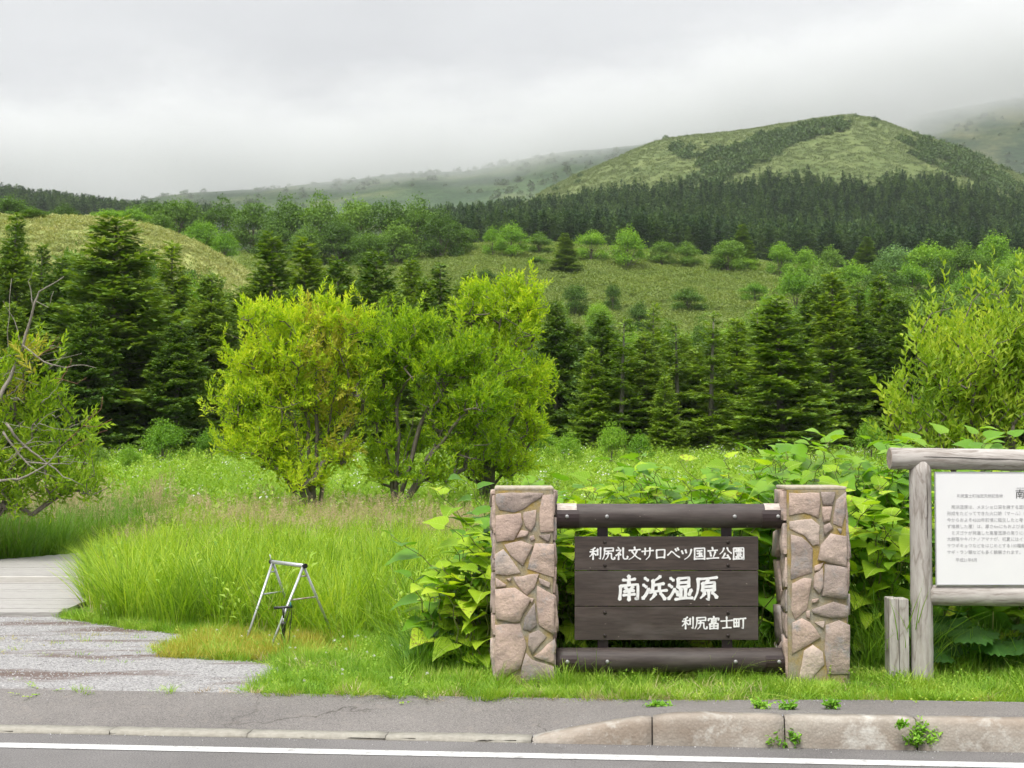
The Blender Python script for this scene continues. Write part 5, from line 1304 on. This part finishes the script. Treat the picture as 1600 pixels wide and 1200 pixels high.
AD = {'fir': 'dark layered fir', 'spruce': 'dark green spruce', 'thin': 'thin yellowish bare-trunked conifer', 'yellow': 'yellow-green conifer',
      'oak': 'dark green round-crowned tree', 'bright': 'bright green round-crowned tree', 'grey': 'greyish green round-crowned tree'}
row('conifer', [('fir', -60, 330, 58), ('spruce', 25, 335, 60), ('fir', 178, 338, 55, 118), ('spruce', 268, 376, 62, 50), ('fir', 318, 425, 57, 62), ('fir', 375, 445, 60, 60), ('fir', 95, 400, 62, 60), ('fir', 225, 430, 59, 60), ('spruce', 60, 380, 66, 40), ('fir', 130, 470, 52, 60), ('fir', 20, 470, 54, 60), ('fir', 270, 500, 53, 60), ('spruce', 345, 480, 66, 40)], 'conifers behind the left meadow', 'in the row at far left', AD)
row('conifer', [('spruce', 425, 362, 61, 60), ('spruce', 478, 372, 64, 60), ('fir', 530, 400, 60, 62), ('fir', 585, 392, 62, 66), ('fir', 640, 402, 66, 55), ('spruce', 690, 412, 66, 45), ('spruce', 735, 425, 70, 42), ('fir', 455, 450, 57, 60), ('fir', 610, 455, 57, 58), ('fir', 505, 420, 70, 50), ('fir', 665, 430, 60, 50), ('fir', 720, 440, 64, 46), ('fir', 560, 430, 66, 50), ('fir', 400, 420, 66, 50)], 'conifers behind the willows', 'of those rising behind the willows', AD)
row('conifer', [('fir', 868, 470, 58, 52), ('spruce', 905, 505, 62, 40), ('fir', 940, 488, 56, 52), ('thin', 968, 496, 54, 38), ('thin', 1022, 470, 60, 34), ('fir', 1000, 520, 56, 50), ('thin', 1060, 500, 58, 38), ('thin', 1108, 486, 55, 40), ('fir', 1085, 540, 60, 50), ('yellow', 1150, 495, 58, 45), ('yellow', 1222, 462, 52, 74), ('thin', 1185, 480, 60, 38), ('fir', 1045, 560, 62, 50), ('fir', 1130, 560, 63, 50), ('fir', 1180, 560, 62, 50), ('fir', 980, 560, 62, 46), ('fir', 890, 540, 64, 46), ('yellow', 925, 540, 54, 34), ('thin', 1005, 530, 64, 34), ('yellow', 1075, 520, 66, 34), ('thin', 1135, 520, 64, 34), ('yellow', 1040, 585, 53, 30), ('thin', 880, 500, 68, 32), ('yellow', 1165, 530, 66, 36), ('fir', 870, 500, 72, 40), ('fir', 955, 515, 71, 40), ('fir', 1035, 520, 72, 40), ('fir', 1120, 515, 72, 40), ('fir', 1200, 500, 72, 40), ('fir', 1245, 490, 70, 40)], 'conifers right of the willows', 'in the stand right of the willows', AD)
row('conifer', [('spruce', 1300, 425, 58, 55), ('spruce', 1345, 450, 60, 45), ('fir', 1400, 455, 60, 52), ('spruce', 1375, 430, 66, 45), ('spruce', 1460, 470, 60, 50), ('fir', 1530, 470, 62, 60), ('spruce', 1610, 460, 60, 60), ('fir', 1270, 440, 68, 50), ('fir', 1680, 450, 60, 60)], 'conifers behind the sallow bush', 'in the tall row behind the sallow bush', AD)
row('broadleaf_tree', [('oak', 235, 312, 225, 45), ('oak', 280, 306, 225, 45), ('oak', 345, 310, 230, 45), ('oak', 395, 308, 225, 45), ('oak', 445, 306, 222, 50), ('oak', 500, 304, 222, 52), ('oak', 555, 304, 220, 48), ('oak', 605, 306, 218, 52), ('oak', 650, 310, 218, 45), ('oak', 688, 325, 214, 42), ('oak', 722, 352, 205, 34), ('oak', 430, 345, 205, 42), ('oak', 530, 340, 200, 50), ('oak', 620, 345, 200, 48), ('oak', 480, 350, 198, 40), ('oak', 575, 360, 195, 40), ('bright', 312, 342, 165, 36), ('bright', 348, 358, 160, 30)], 'oak wood on the ridge', 'in the ridge wood behind the tan hill', AD)
row('hilltop_tree', [('oak', 12, 306, 180, 40), ('oak', -40, 310, 180, 40), ('oak', 48, 325, 118, 26), ('oak', 95, 318, 190, 30), ('bright', 165, 325, 140, 30), ('bright', 205, 322, 170, 28), ('oak', 245, 330, 175, 30), ('oak', 20, 360, 90, 34), ('oak', 120, 405, 86, 36), ('bright', 300, 425, 86, 28), ('oak', 245, 420, 84, 34), ('oak', 345, 440, 88, 34), ('oak', 60, 410, 84, 34), ('bright', 380, 452, 86, 28), ('oak', 200, 400, 92, 26), ('oak', 112, 372, 86, 34), ('oak', 232, 388, 88, 34), ('oak', 292, 405, 90, 30), ('oak', 5, 385, 82, 36), ('oak', 158, 385, 84, 34), ('bright', 270, 440, 80, 30), ('oak', 325, 425, 92, 30)], 'trees on the tan hill', 'on and before the tan grassy hill', AD)
row('slope_tree', [('bright', 770, 352, 225, 16), ('bright', 800, 346, 222, 26), ('oak', 842, 362, 228, 24), ('spruce', 885, 364, 212, 20), ('bright', 925, 358, 224, 26), ('bright', 982, 352, 220, 28), ('oak', 1035, 374, 226, 24), ('oak', 1075, 378, 226, 24), ('oak', 1140, 370, 222, 28), ('spruce', 1162, 350, 228, 20), ('bright', 1222, 376, 222, 22), ('bright', 1262, 386, 222, 24), ('oak', 1300, 384, 224, 26), ('spruce', 1355, 370, 230, 20), ('grey', 1400, 382, 215, 36), ('bright', 1455, 374, 212, 38), ('oak', 1510, 378, 214, 36), ('bright', 1558, 362, 216, 36), ('bright', 1600, 388, 205, 34), ('oak', 1650, 370, 212, 40)], 'trees along the top of the slope', 'along the top of the green slope', AD)
row('slope_shrub', [('spruce', 1126, 398, 198, 14), ('bright', 1166, 402, 200, 20), ('oak', 1075, 448, 165, 30), ('oak', 958, 440, 165, 14), ('oak', 900, 440, 160, 22), ('oak', 840, 400, 190, 20), ('oak', 1000, 470, 150, 24), ('bright', 1180, 440, 170, 24), ('oak', 760, 420, 175, 20), ('bright', 935, 470, 150, 24)], 'shrubs scattered on the slope', 'scattered on the open slope', AD)
row('valley_tree', [('bright', 1245, 412, 150, 34), ('oak', 1290, 408, 160, 34), ('bright', 1335, 405, 170, 34), ('oak', 1380, 410, 165, 36), ('bright', 1425, 408, 168, 36), ('oak', 1470, 405, 172, 38), ('bright', 1520, 418, 150, 36), ('oak', 1565, 412, 155, 40), ('oak', 1260, 470, 105, 36), ('bright', 1310, 460, 110, 34), ('oak', 1420, 455, 120, 40), ('oak', 1480, 450, 120, 40), ('bright', 1370, 440, 130, 36), ('oak', 1540, 455, 120, 42), ('oak', 1610, 440, 125, 44), ('bright', 1205, 455, 130, 26), ('oak', 1170, 490, 110, 28), ('oak', 880, 480, 92, 30), ('oak', 930, 500, 90, 28), ('bright', 985, 505, 92, 26), ('oak', 1040, 500, 94, 28), ('oak', 1095, 495, 96, 28), ('bright', 1140, 500, 94, 26), ('oak', 1270, 520, 84, 34), ('bright', 1330, 500, 86, 30), ('oak', 1400, 510, 84, 34)], 'trees in the hollow at right', 'in the hollow below the slope', AD)
# saplings at the foot of the conifers
row('sapling', [('bright', 255, 650, 47, 36), ('bright', 330, 665, 48, 26), ('bright', 890, 672, 46, 24), ('bright', 955, 655, 47, 26), ('bright', 1000, 672, 47, 24), ('bright', 1360, 650, 48, 26), ('oak', 150, 690, 44, 24), ('bright', 200, 690, 42, 22), ('bright', 845, 655, 48, 26)], 'saplings at the foot of the conifers', 'below the conifers', {'bright': 'low bright green sapling', 'oak': 'low dark green sapling'})

# ------------------------------------------------------------------ woods and cover far off
rg = np.random.default_rng(301)
def low(mat, seed, h=10, R=2.4, **k): 
    (a, b), (c, d) = fir(seed, h, R, step=.75, nb=7, twig=.5, spl=.60, spw=.17, bare=.02, **k); return fast_mesh('far_conifer', c, d, [L[mat]])
farfir = [low('fir_far', s, R=2.2 + .2 * (s % 2)) for s in (61, 62, 63, 64)]
P, px, py = field(rg, 640, 2100, 262, 560, .105)
keep = (P[:, 1] > 285 + 40 * np.sin(px / 90.0) * .3) & ~((px < 720) & (P[:, 1] < 330))
edge = 545 + 14 * np.sin(px / 37.0) + 9 * np.sin(px / 11.0); keep &= P[:, 1] < edge
P = P[keep]; n = len(P)
scatter('conifer_forest', 'dense dark conifer plantation covering the foot of the hill', farfir, P - [0, 0, .2], yaw(rg, n, .02), np.stack([rg.uniform(.55, .85, n)] * 2 + [rg.uniform(.62, 1.0, n)], -1), cat='forest')
P, px, py = field(rg, -500, 330, 560, 830, .05); n = len(P)
scatter('conifer_forest', 'dark wooded ridge at the far left under the sky', farfir, P - [0, 0, .2], yaw(rg, n, .02), rg.uniform(.8, 1.2, n), cat='forest')
scrubs = [bush('scrub', s, 150, 1.5, 1.7, .75, L['scrub']) for s in (71, 72, 73)]
S1 = [(1040, 223), (1090, 234), (1140, 228), (1200, 208), (1262, 191), (1338, 183), (1310, 197), (1240, 220), (1190, 244), (1155, 270), (1110, 292), (1075, 284), (1105, 258), (1060, 240)]
S2 = [(1408, 205), (1440, 212), (1500, 232), (1570, 268), (1600, 300), (1510, 275), (1450, 245), (1415, 222)]
P, px, py = field(rg, 850, 1650, 545, 812, .11); X = P
jx, jy = 18 * wav(P[:, 0], P[:, 1], 40.0) + rg.normal(0, 3, len(P)), 9 * wav(P[:, 1], P[:, 0], 33.0) + rg.normal(0, 1.5, len(P)) - 6; m1 = inpoly(px + jx, py + jy, S1) | inpoly(px + jx, py + jy, S2); pr_ = np.where(m1, .75, .007 + .03 * (wav(P[:, 0], P[:, 1], 60.0) > .36)) + .5 * (P[:, 1] < 556)
k = rg.random(len(P)) < pr_; P = P[k]; n = len(P); m1 = m1[k]
scatter('hill_scrub', 'dark scrub in gullies and dots on the grassy hill', scrubs, P - [0, 0, .3], yaw(rg, n, .1), rg.uniform(.6, 1.3, n) * np.where(m1, 1.5, 1.1), cat='scrub')
hg = [bush('hill_cover', s, 60, 1.4, .5, .5, L['hillgrass']) for s in (75, 76)]
P, px, py = field(rg, 840, 1660, 540, 815, .20); n = len(P)
scatter('hill_cover', 'olive dwarf bamboo covering the big round hill', hg, P - [0, 0, .35], yaw(rg, n, .15), rg.uniform(.7, 1.4, n), cat='ground cover')
sasa = [bush('sasa', s, 110, .66, .42, .17, L['sasa']) for s in (81, 82, 83)]
P, px, py = field(rg, 380, 1420, 134, 232, 2.3); n = len(P)
scatter('dwarf_bamboo', 'green dwarf bamboo covering the open slope', sasa, P - [0, 0, .1], yaw(rg, n, .15), rg.uniform(.7, 1.6, n) * (1 + .5 * wav(P[:, 0], P[:, 1], 9.0)), cat='ground cover')
sasat = [bush('sasa_tan', s, 80, .40, .34, .15, L['sasa_tan']) for s in (84, 85)]
P, px, py = field(rg, -350, 470, 88, 126, 3.6); n = len(P)
scatter('dwarf_bamboo', 'tan dry dwarf bamboo covering the left hill', sasat, P - [0, 0, .08], yaw(rg, n, .15), rg.uniform(.7, 1.4, n), cat='ground cover')
# woods dotted over the far slopes
wd_ = [bush('far_wood', s, 60, 3.2, 4.2, 2.2, L['scrub']) for s in (88, 89)]
for G, n0, nm in ((MTN[0], 5200, 'far woods darkening the left cloud-capped slope'), (MTN[1], 2600, 'far scrub dotting the right cloud-capped mountain')):
    a_ = rg.random(n0) * 34 + 1; b_ = rg.random(n0) * (G.shape[1] - 2); i_, j_ = a_.astype(int), b_.astype(int); fa, fb = (a_ - i_)[:, None], (b_ - j_)[:, None]
    P = (G[i_, j_] * (1 - fa) + G[i_ + 1, j_] * fa) * (1 - fb) + (G[i_, j_ + 1] * (1 - fa) + G[i_ + 1, j_ + 1] * fa) * fb
    k = rg.random(n0) < .35 + 1.3 * wav(P[:, 0], P[:, 1], 210.0) + .7 * wav(P[:, 0], P[:, 1], 60.0); P = P[k]; n = len(P)
    scatter('far_woods', nm, wd_, P - [0, 0, .6], yaw(rg, n, .1), rg.uniform(.6, 1.5, n), None, 'woods')
# undergrowth beneath the near conifers and in the valley
ug = [bush('undergrowth', s, 110, .9, 1.0, .28, L['oak']) for s in (86, 87)]
P, px, py = field(rg, -200, 1800, 60, 140, .35); k = ~((px < 440) & (P[:, 1] > 84)); P = P[k]; n = len(P)
scatter('undergrowth', 'dark green undergrowth between and behind the conifers', ug, P, yaw(rg, n, .1), rg.uniform(.7, 1.7, n), cat='undergrowth')

# ------------------------------------------------------------------ meadow, grass and small growth
BW = [(-700, 962), (148, 962), (150, 876), (-700, 876)]
POND = [(150, 850), (228, 850), (228, 812), (150, 812)]
PATHS = [GRAV, BW]
herbs = [herb('meadow_herb', s, 7, .75, L['meadow'], .13, .05, flowers=(1 if s == 93 else 0)) for s in (91, 92, 93, 94)]
mgrass = [tuft('meadow_tuft', s, 46, .85, .22, .016, L['meadow'], .35, .22) for s in (95, 96)]
P, px, py = field(rg, -150, 1750, 27, 54, 8.0, None, [POND]); n = len(P)
pk = np.where(rg.random(n) < .45 + .3 * wav(P[:, 0], P[:, 1], 6.0), rg.integers(0, 4, n), 4 + rg.integers(0, 2, n))
scatter('meadow', 'bright yellow-green meadow of herbs and grass before the conifers', herbs + mgrass, P, yaw(rg, n, .12), rg.uniform(.6, 1.15, n), pk, 'meadow')
tall = [tuft('tall_grass', s, 46, 1.0, .18, .016, L['grass'], .34, .20, 4) for s in (101, 102, 103)]
talls = [tuft('seed_grass', s, 44, .80, .18, .012, L['grass'], .4, .2, 3, seedheads(s, 7, 1.05, .2, L['seed'])) for s in (104, 105)]
BANK = [(118, 965), (160, 972), (250, 980), (330, 985), (400, 992), (470, 1000), (540, 1008), (600, 1005), (650, 1020), (690, 1030), (760, 1020), (770, 780), (100, 780), (150, 876), (150, 940)]
P, px, py = field(rg, 100, 790, 12.0, 29, 30, [BANK], PATHS + [POND]); n = len(P)
sd_ = (P[:, 1] > 19.5 + 3 * wav(P[:, 0], P[:, 1], 4.0)) & (rg.random(n) < (.06 + .34 * sm(21, 25, P[:, 1]) + .25 * wav(P[:, 0], P[:, 1], 2.6)) * np.interp(px, [150, 350, 600], [.45, .8, 1.1]))
pk = np.where(sd_, 3 + rg.integers(0, 2, n), rg.integers(0, 3, n))
q_ = rg.random(n); pk = np.where(q_ < .06, 5, np.where(q_ < .19, 6, pk))
front = np.clip((P[:, 1] - 12.3) / 2.2, .45, 1)
hgt = np.interp(px, [120, 180, 260, 420, 520, 600, 700, 770], [.62, .80, .92, 1.0, .88, .92, .80, .7])
scatter('tall_grass', 'tall bright green grass with tan seed heads left of the sign', tall + talls + [tuft('dry_stalks', 133, 14, .9, .16, .010, L['seed'], .3, .3, 3), herb('bank_herb', 134, 5, .7, L['meadow'], .13, .04)], P, yaw(rg, n, .10), np.stack([np.ones(n), np.ones(n), np.where(P[:, 1] > 20, .82, 1) * hgt * .94 * front * (1 + .30 * wav(P[:, 0] * 2, P[:, 1] * 2, 3.0) + .35 * wav(P[:, 0] + 40, P[:, 1], .7))], -1) * rg.uniform(.6, 1.1, (n, 1)), pk, 'grass')
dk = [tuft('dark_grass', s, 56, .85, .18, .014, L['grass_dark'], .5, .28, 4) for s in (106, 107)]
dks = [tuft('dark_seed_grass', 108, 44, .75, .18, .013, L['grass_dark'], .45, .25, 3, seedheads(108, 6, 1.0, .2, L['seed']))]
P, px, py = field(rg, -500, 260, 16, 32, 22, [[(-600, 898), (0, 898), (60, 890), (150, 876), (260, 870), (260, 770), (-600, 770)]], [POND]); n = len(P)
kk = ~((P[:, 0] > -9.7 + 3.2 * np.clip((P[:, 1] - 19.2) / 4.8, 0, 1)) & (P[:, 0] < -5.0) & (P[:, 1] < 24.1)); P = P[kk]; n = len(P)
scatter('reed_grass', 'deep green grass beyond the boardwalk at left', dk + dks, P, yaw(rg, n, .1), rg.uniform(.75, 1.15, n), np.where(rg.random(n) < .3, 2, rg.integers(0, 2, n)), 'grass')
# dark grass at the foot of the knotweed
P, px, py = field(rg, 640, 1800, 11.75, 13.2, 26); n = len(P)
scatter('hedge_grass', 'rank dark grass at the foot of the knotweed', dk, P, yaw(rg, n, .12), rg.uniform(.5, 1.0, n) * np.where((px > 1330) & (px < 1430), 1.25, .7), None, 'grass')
# verge
short = [tuft('verge_tuft', s, 80, .115, .11, .0065, L['grass_short'], .55, .35, 3) for s in (111, 112, 113)]
och = [tuft('ochre_tuft', s, 60, .13, .10, .006, L['grass_ochre'], .3, .25, 3) for s in (114, 115)]
leafy = [herb('clover', s, 6, .06, L['grass_short'], .022, .02) for s in (116,)]
OCH = [(235, 1030), (250, 1005), (320, 988), (400, 985), (520, 985), (560, 1012), (500, 1034), (380, 1036), (300, 1034)]
P, px, py = field(rg, -60, 1900, 10.6, 16.2, 120, None, PATHS); nr_ = P[:, 0] * RN[0] + P[:, 1] * RN[1]
lim = np.interp(px, [-60, 100, 300, 640, 760, 1900], [16.2, 16.0, 15.0, 13.4, 12.2, 12.2])
k = (nr_ > 10.70 + .05 * wav(P[:, 0] * 6, P[:, 1], 3.0)) & (P[:, 1] < lim); P, px, py = P[k], px[k], py[k]; n = len(P)
io = inpoly(px + rg.normal(0, 14, n), py + rg.normal(0, 4, n), OCH); pk = np.where(io & (rg.random(n) < .62), 3 + rg.integers(0, 2, n), np.where(rg.random(n) < .10, 5, rg.integers(0, 3, n)))
q_ = rg.random(n); pk = np.where(q_ < .035, 6, np.where(q_ < .085, 7, pk))
hz_ = np.where(P[:, 1] > 11.2, 1.35, .9) * rg.uniform(.6, 1.35, n) * (1 + .45 * wav(P[:, 0] * 3, P[:, 1] * 3, 2.0)) * np.where((px < 440), .8, 1)
scatter('verge_grass', 'short bright verge grass along the pavement', short + och + leafy + [tuft('bent_tuft', 131, 26, .24, .10, .007, L['grass_short'], .9, .5, 4), tuft('dead_tuft', 132, 26, .12, .10, .006, L['seed'], .8, .7, 3)], P, yaw(rg, n, .15), np.stack([np.ones(n), np.ones(n), hz_], -1), pk, 'grass')
# taller tufts round the pillars' feet
P, px, py = field(rg, 640, 1900, 11.05, 11.8, 26); pr_ = .2 + .6 * ((px > 740) & (px < 900)) + .5 * ((px > 1180) & (px < 1320)); k = rg.random(len(P)) < pr_
k &= ~((P[:, 1] > YF - .02) & (((px > 765) & (px < 872)) | ((px > 1205) & (px < 1332)))); P = P[k]; n = len(P)
scatter('foot_grass', 'taller grass tufts at the feet of pillars and posts', [tuft('foot_tuft', s, 46, .26, .10, .007, L['grass_short'], .4, .25, 3) for s in (117, 118)], P, yaw(rg, n, .1), rg.uniform(.5, 1.2, n), None, 'grass')
# dry straw along the pavement's edge
P, px, py = field(rg, 300, 1900, 10.5, 11.2, 90); nr_ = P[:, 0] * RN[0] + P[:, 1] * RN[1]; k = (nr_ > 10.685) & (nr_ < 10.76); P = P[k]; n = len(P); P[:, 2] += .012
scatter('dry_straw', 'dry straw fringe where grass meets the pavement', [tuft('straw', 119, 40, .07, .09, .006, L['seed'], .9, .8, 2)], P, yaw(rg, n, .3), rg.uniform(.5, 1.1, n), None, 'grass')
# white clover heads
fl_ = bush('clover_head', 121, 26, .008, .008, .010, L['flower'])
P, px, py = field(rg, 300, 780, 10.9, 14, 10, None, PATHS); k = rg.random(len(P)) < .5 + .5 * wav(P[:, 0], P[:, 1], 1.5); P = P[k]; n = len(P); P[:, 2] += .11
scatter('clover_flowers', 'small white clover heads dotted in the verge', [fl_], P, yaw(rg, n, .1), rg.uniform(.7, 1.2, n), None, 'flowers')
# loose stones on the drive
peb = []
for s in range(3):
    bm = bmesh.new(); bmesh.ops.create_icosphere(bm, subdivisions=1, radius=.5); r_ = random.Random(s)
    for v in bm.verts: v.co = Vector((v.co.x * r_.uniform(.8, 1.2), v.co.y * r_.uniform(.7, 1.1), v.co.z * r_.uniform(.5, .8)))
    me = bpy.data.meshes.new('pebble'); bm.to_mesh(me); bm.free(); me.materials.append(M['pebble']); peb.append(me)
P, px, py = field(rg, -60, 460, 10.8, 16, 420, [GRAV]); n = len(P); P[:, 2] = .128
k = rg.random(n) < .75 + .6 * wav(P[:, 0], P[:, 1] * 2, 2.0); P = P[k]; n = len(P)
scatter('gravel', 'loose grey gravel lying on the drive', peb, P, yaw(rg, n, 1.0), rg.uniform(.007, .020, n), None, 'gravel')
P, px, py = field(rg, -60, 460, 10.75, 16, 14, [GRAV]); k = rg.random(len(P)) < np.where((py > 990) & (py < 1030), .9, .1); P = P[k]; n = len(P)
scatter('drive_weeds', 'thin weeds along the middle of the gravel drive', [tuft('drive_weed', 122, 26, .06, .09, .007, L['grass_short'], .5, .5, 2), tuft('drive_weed', 123, 22, .06, .08, .006, L['grass_ochre'], .5, .5, 2)], P, yaw(rg, n, .2), rg.uniform(.5, 1.2, n), None, 'weeds')

P, px, py = field(rg, -60, 1700, 9.0, 11.2, 300); nr_ = P[:, 0] * RN[0] + P[:, 1] * RN[1]; sr_ = P[:, 0] * RU[0] + P[:, 1] * RU[1]
kf_ = np.exp(-((nr_ - (KF - .03)) / .05) ** 2) * .8 * (nr_ < KF - .006) + (nr_ > KB + .02) * (np.exp(-((nr_ - 10.66) / .12) ** 2) * .55 + .02) * (nr_ < 10.70) + .02 * (nr_ < KF - .05) * (nr_ > 9.45)
k = rg.random(len(P)) < kf_; P, nr_, sr_ = P[k], nr_[k], sr_[k]; n = len(P); P[:, 2] = np.where(nr_ < KF, .002, pz(sr_, nr_) + .002)
scatter('road_grit', 'fine grit along the kerb and pavement edge', peb, P, yaw(rg, n, 1.0), rg.uniform(.004, .013, n), None, 'grit')
# weeds rooted in the kerb joints and on the pavement
def weed(label, px, py, Yw, z, wpx, hpx, seed, n=34, nl=11):
    rgw = np.random.default_rng(seed); c = on(px, py, z); k = F / c.y; t = thing('weed', label, 'weed', c, 'weeds along the kerb'); parts = []; A, B = [], []
    for i in range(n):
        az = rgw.uniform(0, 6.28); rr = rgw.random() ** .6; tip = np.array([math.cos(az) * rr * wpx / k, math.sin(az) * rr * .5 * wpx / k - .03, hpx / k * (1 - .55 * rr) * rgw.uniform(.5, 1.05)])
        A.append([0, 0, 0]); B.append(tip); m_ = nl; s = np.linspace(.35, 1.05, m_)[:, None]; P = tip * s + rgw.normal(0, .006, (m_, 3)); P[:, 2] = np.maximum(P[:, 2], .004)
        D = tip / (np.linalg.norm(tip) + 1e-6) * .4 + rgw.normal(0, .8, (m_, 3)); l = rgw.uniform(.022, .042, m_)
        parts.append(stamp(*LEAF, P, frames(D, np.tile([0, -.3, 1.0], (m_, 1)) + rgw.normal(0, .3, (m_, 3))), np.stack([l * .6, l, l], -1)))
    v, f = join(parts); link('leaves', fast_mesh('leaves', v, f, [L['weed']]), t)
    v, f = tubes((np.array(A), np.array(B)), np.full(n, .0025), np.full(n, .0012), 4); link('stalks', fast_mesh('stalks', v, f, [M['stem']]), t)
weed('leafy green weed growing at the kerb foot left of the bushier one', 1237, 1166, 0, 0.002, 40, 36, 1)
weed('bushy green weed growing from the kerb joint at right', 1436, 1170, 0, 0.002, 30, 52, 2, 44, 13)
weed('tiny weed at the tip of the ramped kerb', 866, 1158, 0, .002, 12, 7, 3, 12, 6)
weed('flat weed on the pavement below the sign', 1030, 1103, 0, .15, 26, 7, 4, 18, 7)
weed('leftmost weed behind the raised kerb', 1187, 1106, 0, .175, 18, 14, 5, 18, 8)
weed('middle weed behind the raised kerb', 1230, 1107, 0, .178, 15, 15, 6, 16, 8)
weed('rightmost weed behind the raised kerb', 1298, 1106, 0, .178, 15, 17, 7, 16, 8)
weed('small weed hanging over the kerb edge by the joint', 1408, 1135, 0, .17, 10, 10, 8, 12, 7)
# broad lobed leaves under the information board
def lobed(name, label, px, py, Y, n, r, seed):
    rgw = np.random.default_rng(seed); c = on(px, py, .12); c = Vector(((px - 800) / F * Y, Y, .12)); t = thing(name, label, 'plant', c)
    for i in range(n):
        az = 2 * math.pi * i / n + rgw.normal(0, .3); tip = Vector((math.cos(az) * r * .8, math.sin(az) * r * .5 - .1, rgw.uniform(.25, .5)))
        bm = bmesh.new(); ce = bm.verts.new((0, 0, 0)); ring = []
        m_ = 40
        for q in range(m_):
            a = -2.6 + 5.2 * q / (m_ - 1); rad = .20 * rgw.uniform(.95, 1.05) * (.72 + .28 * abs(math.cos(a * 2.5))) * (1 + .10 * (q % 2))
            ring.append(bm.verts.new((math.sin(a) * rad, math.cos(a) * rad * 1.15, -.35 * rad * rad / .2 + .02 * math.cos(a * 5))))
        for q in range(m_ - 1): bm.faces.new((ce, ring[q + 1], ring[q])).smooth = True
        me = bpy.data.meshes.new('leaf'); bm.to_mesh(me); bm.free(); me.materials.append(L['butterbur'])
        o = link('leaf', me, t); D = np.array([[math.cos(az), math.sin(az) - .6, -.25]]); R = frames(D, np.array([[0, -.5, 1.0]]))[0]
        o.matrix_local = Matrix(((*R[0], tip.x), (*R[1], tip.y), (*R[2], tip.z), (0, 0, 0, 1)))
        MB().tube([c, c + tip * .6 + Vector((0, 0, .05)), c + tip], .006, 5).build('stalk', M['stem'], t)
lobed('broad_leaved_plant', 'dark plant with broad lobed leaves under the white panel', 1545, 1010, 12.0, 7, .45, 5)
lobed('broad_leaved_plant', 'dark lobed-leaf plant close to the board post under the panel', 1478, 985, 11.95, 5, .35, 6)

# ------------------------------------------------------------------ air and low cloud
def volume_box(name, lo, hi, mat, label):
    m = MB(); c = [(a + b) / 2 for a, b in zip(lo, hi)]; m.box(c, [b - a for a, b in zip(lo, hi)]); o = m.build(name, mat); o['kind'] = 'stuff'; o['label'] = label; return o
hm, t, o_ = newmat('haze_air'); pv_ = N(t, 'ShaderNodeVolumePrincipled'); pv_.inputs['Color'].default_value = (0.93, 0.96, 1.0, 1); pv_.inputs['Density'].default_value = HAZE
t.links.new(pv_.outputs[0], o_.inputs['Volume'])
volume_box('haze', (-1400, -75, -1.7), (1400, 1010, 200), hm, 'thin pale haze over the whole place')
cm, t, o_ = newmat('low_cloud'); pv_ = N(t, 'ShaderNodeVolumePrincipled'); pv_.inputs['Color'].default_value = (0.832, 0.836, 0.845, 1)
P_ = pos(t); sx_ = N(t, 'ShaderNodeSeparateXYZ'); t.links.new(P_, sx_.inputs[0])
zr_ = math_(t, 'SUBTRACT', sx_.outputs[2], math_(t, 'MULTIPLY', math_(t, 'MAXIMUM', sx_.outputs[0], 0.0), .235))
nz_ = noise(t, P_, .006, 4, .6, (1, 1, 2.2))
zr_ = math_(t, 'ADD', zr_, math_(t, 'MULTIPLY', math_(t, 'SUBTRACT', nz_, .5), 190.0))
mr_ = N(t, 'ShaderNodeMapRange', interpolation_type='SMOOTHSTEP'); mr_.inputs[1].default_value = 286; mr_.inputs[2].default_value = 368; mr_.inputs[3].default_value = MIST; mr_.inputs[4].default_value = .010
t.links.new(zr_, mr_.inputs[0])
mt_ = N(t, 'ShaderNodeMapRange', interpolation_type='SMOOTHSTEP'); mt_.inputs[1].default_value = 390; mt_.inputs[2].default_value = 465; mt_.inputs[3].default_value = 1.0; mt_.inputs[4].default_value = 0.0
t.links.new(zr_, mt_.inputs[0])
my_ = N(t, 'ShaderNodeMapRange', interpolation_type='SMOOTHSTEP'); my_.inputs[1].default_value = 1550; my_.inputs[2].default_value = 1800
t.links.new(sx_.outputs[1], my_.inputs[0])
dn_ = math_(t, 'MULTIPLY', math_(t, 'MULTIPLY', math_(t, 'SUBTRACT', mr_.outputs[0], MIST), mt_.outputs[0]), my_.outputs[0])
t.links.new(math_(t, 'ADD', dn_, MIST), pv_.inputs['Density']); t.links.new(pv_.outputs[0], o_.inputs['Volume'])
cm.cycles.volume_step_rate = 1.0
volume_box('low_cloud', (-1700, 1015, -1.7), (2300, 3050, 900), cm, 'low grey cloud lying on the far mountains')
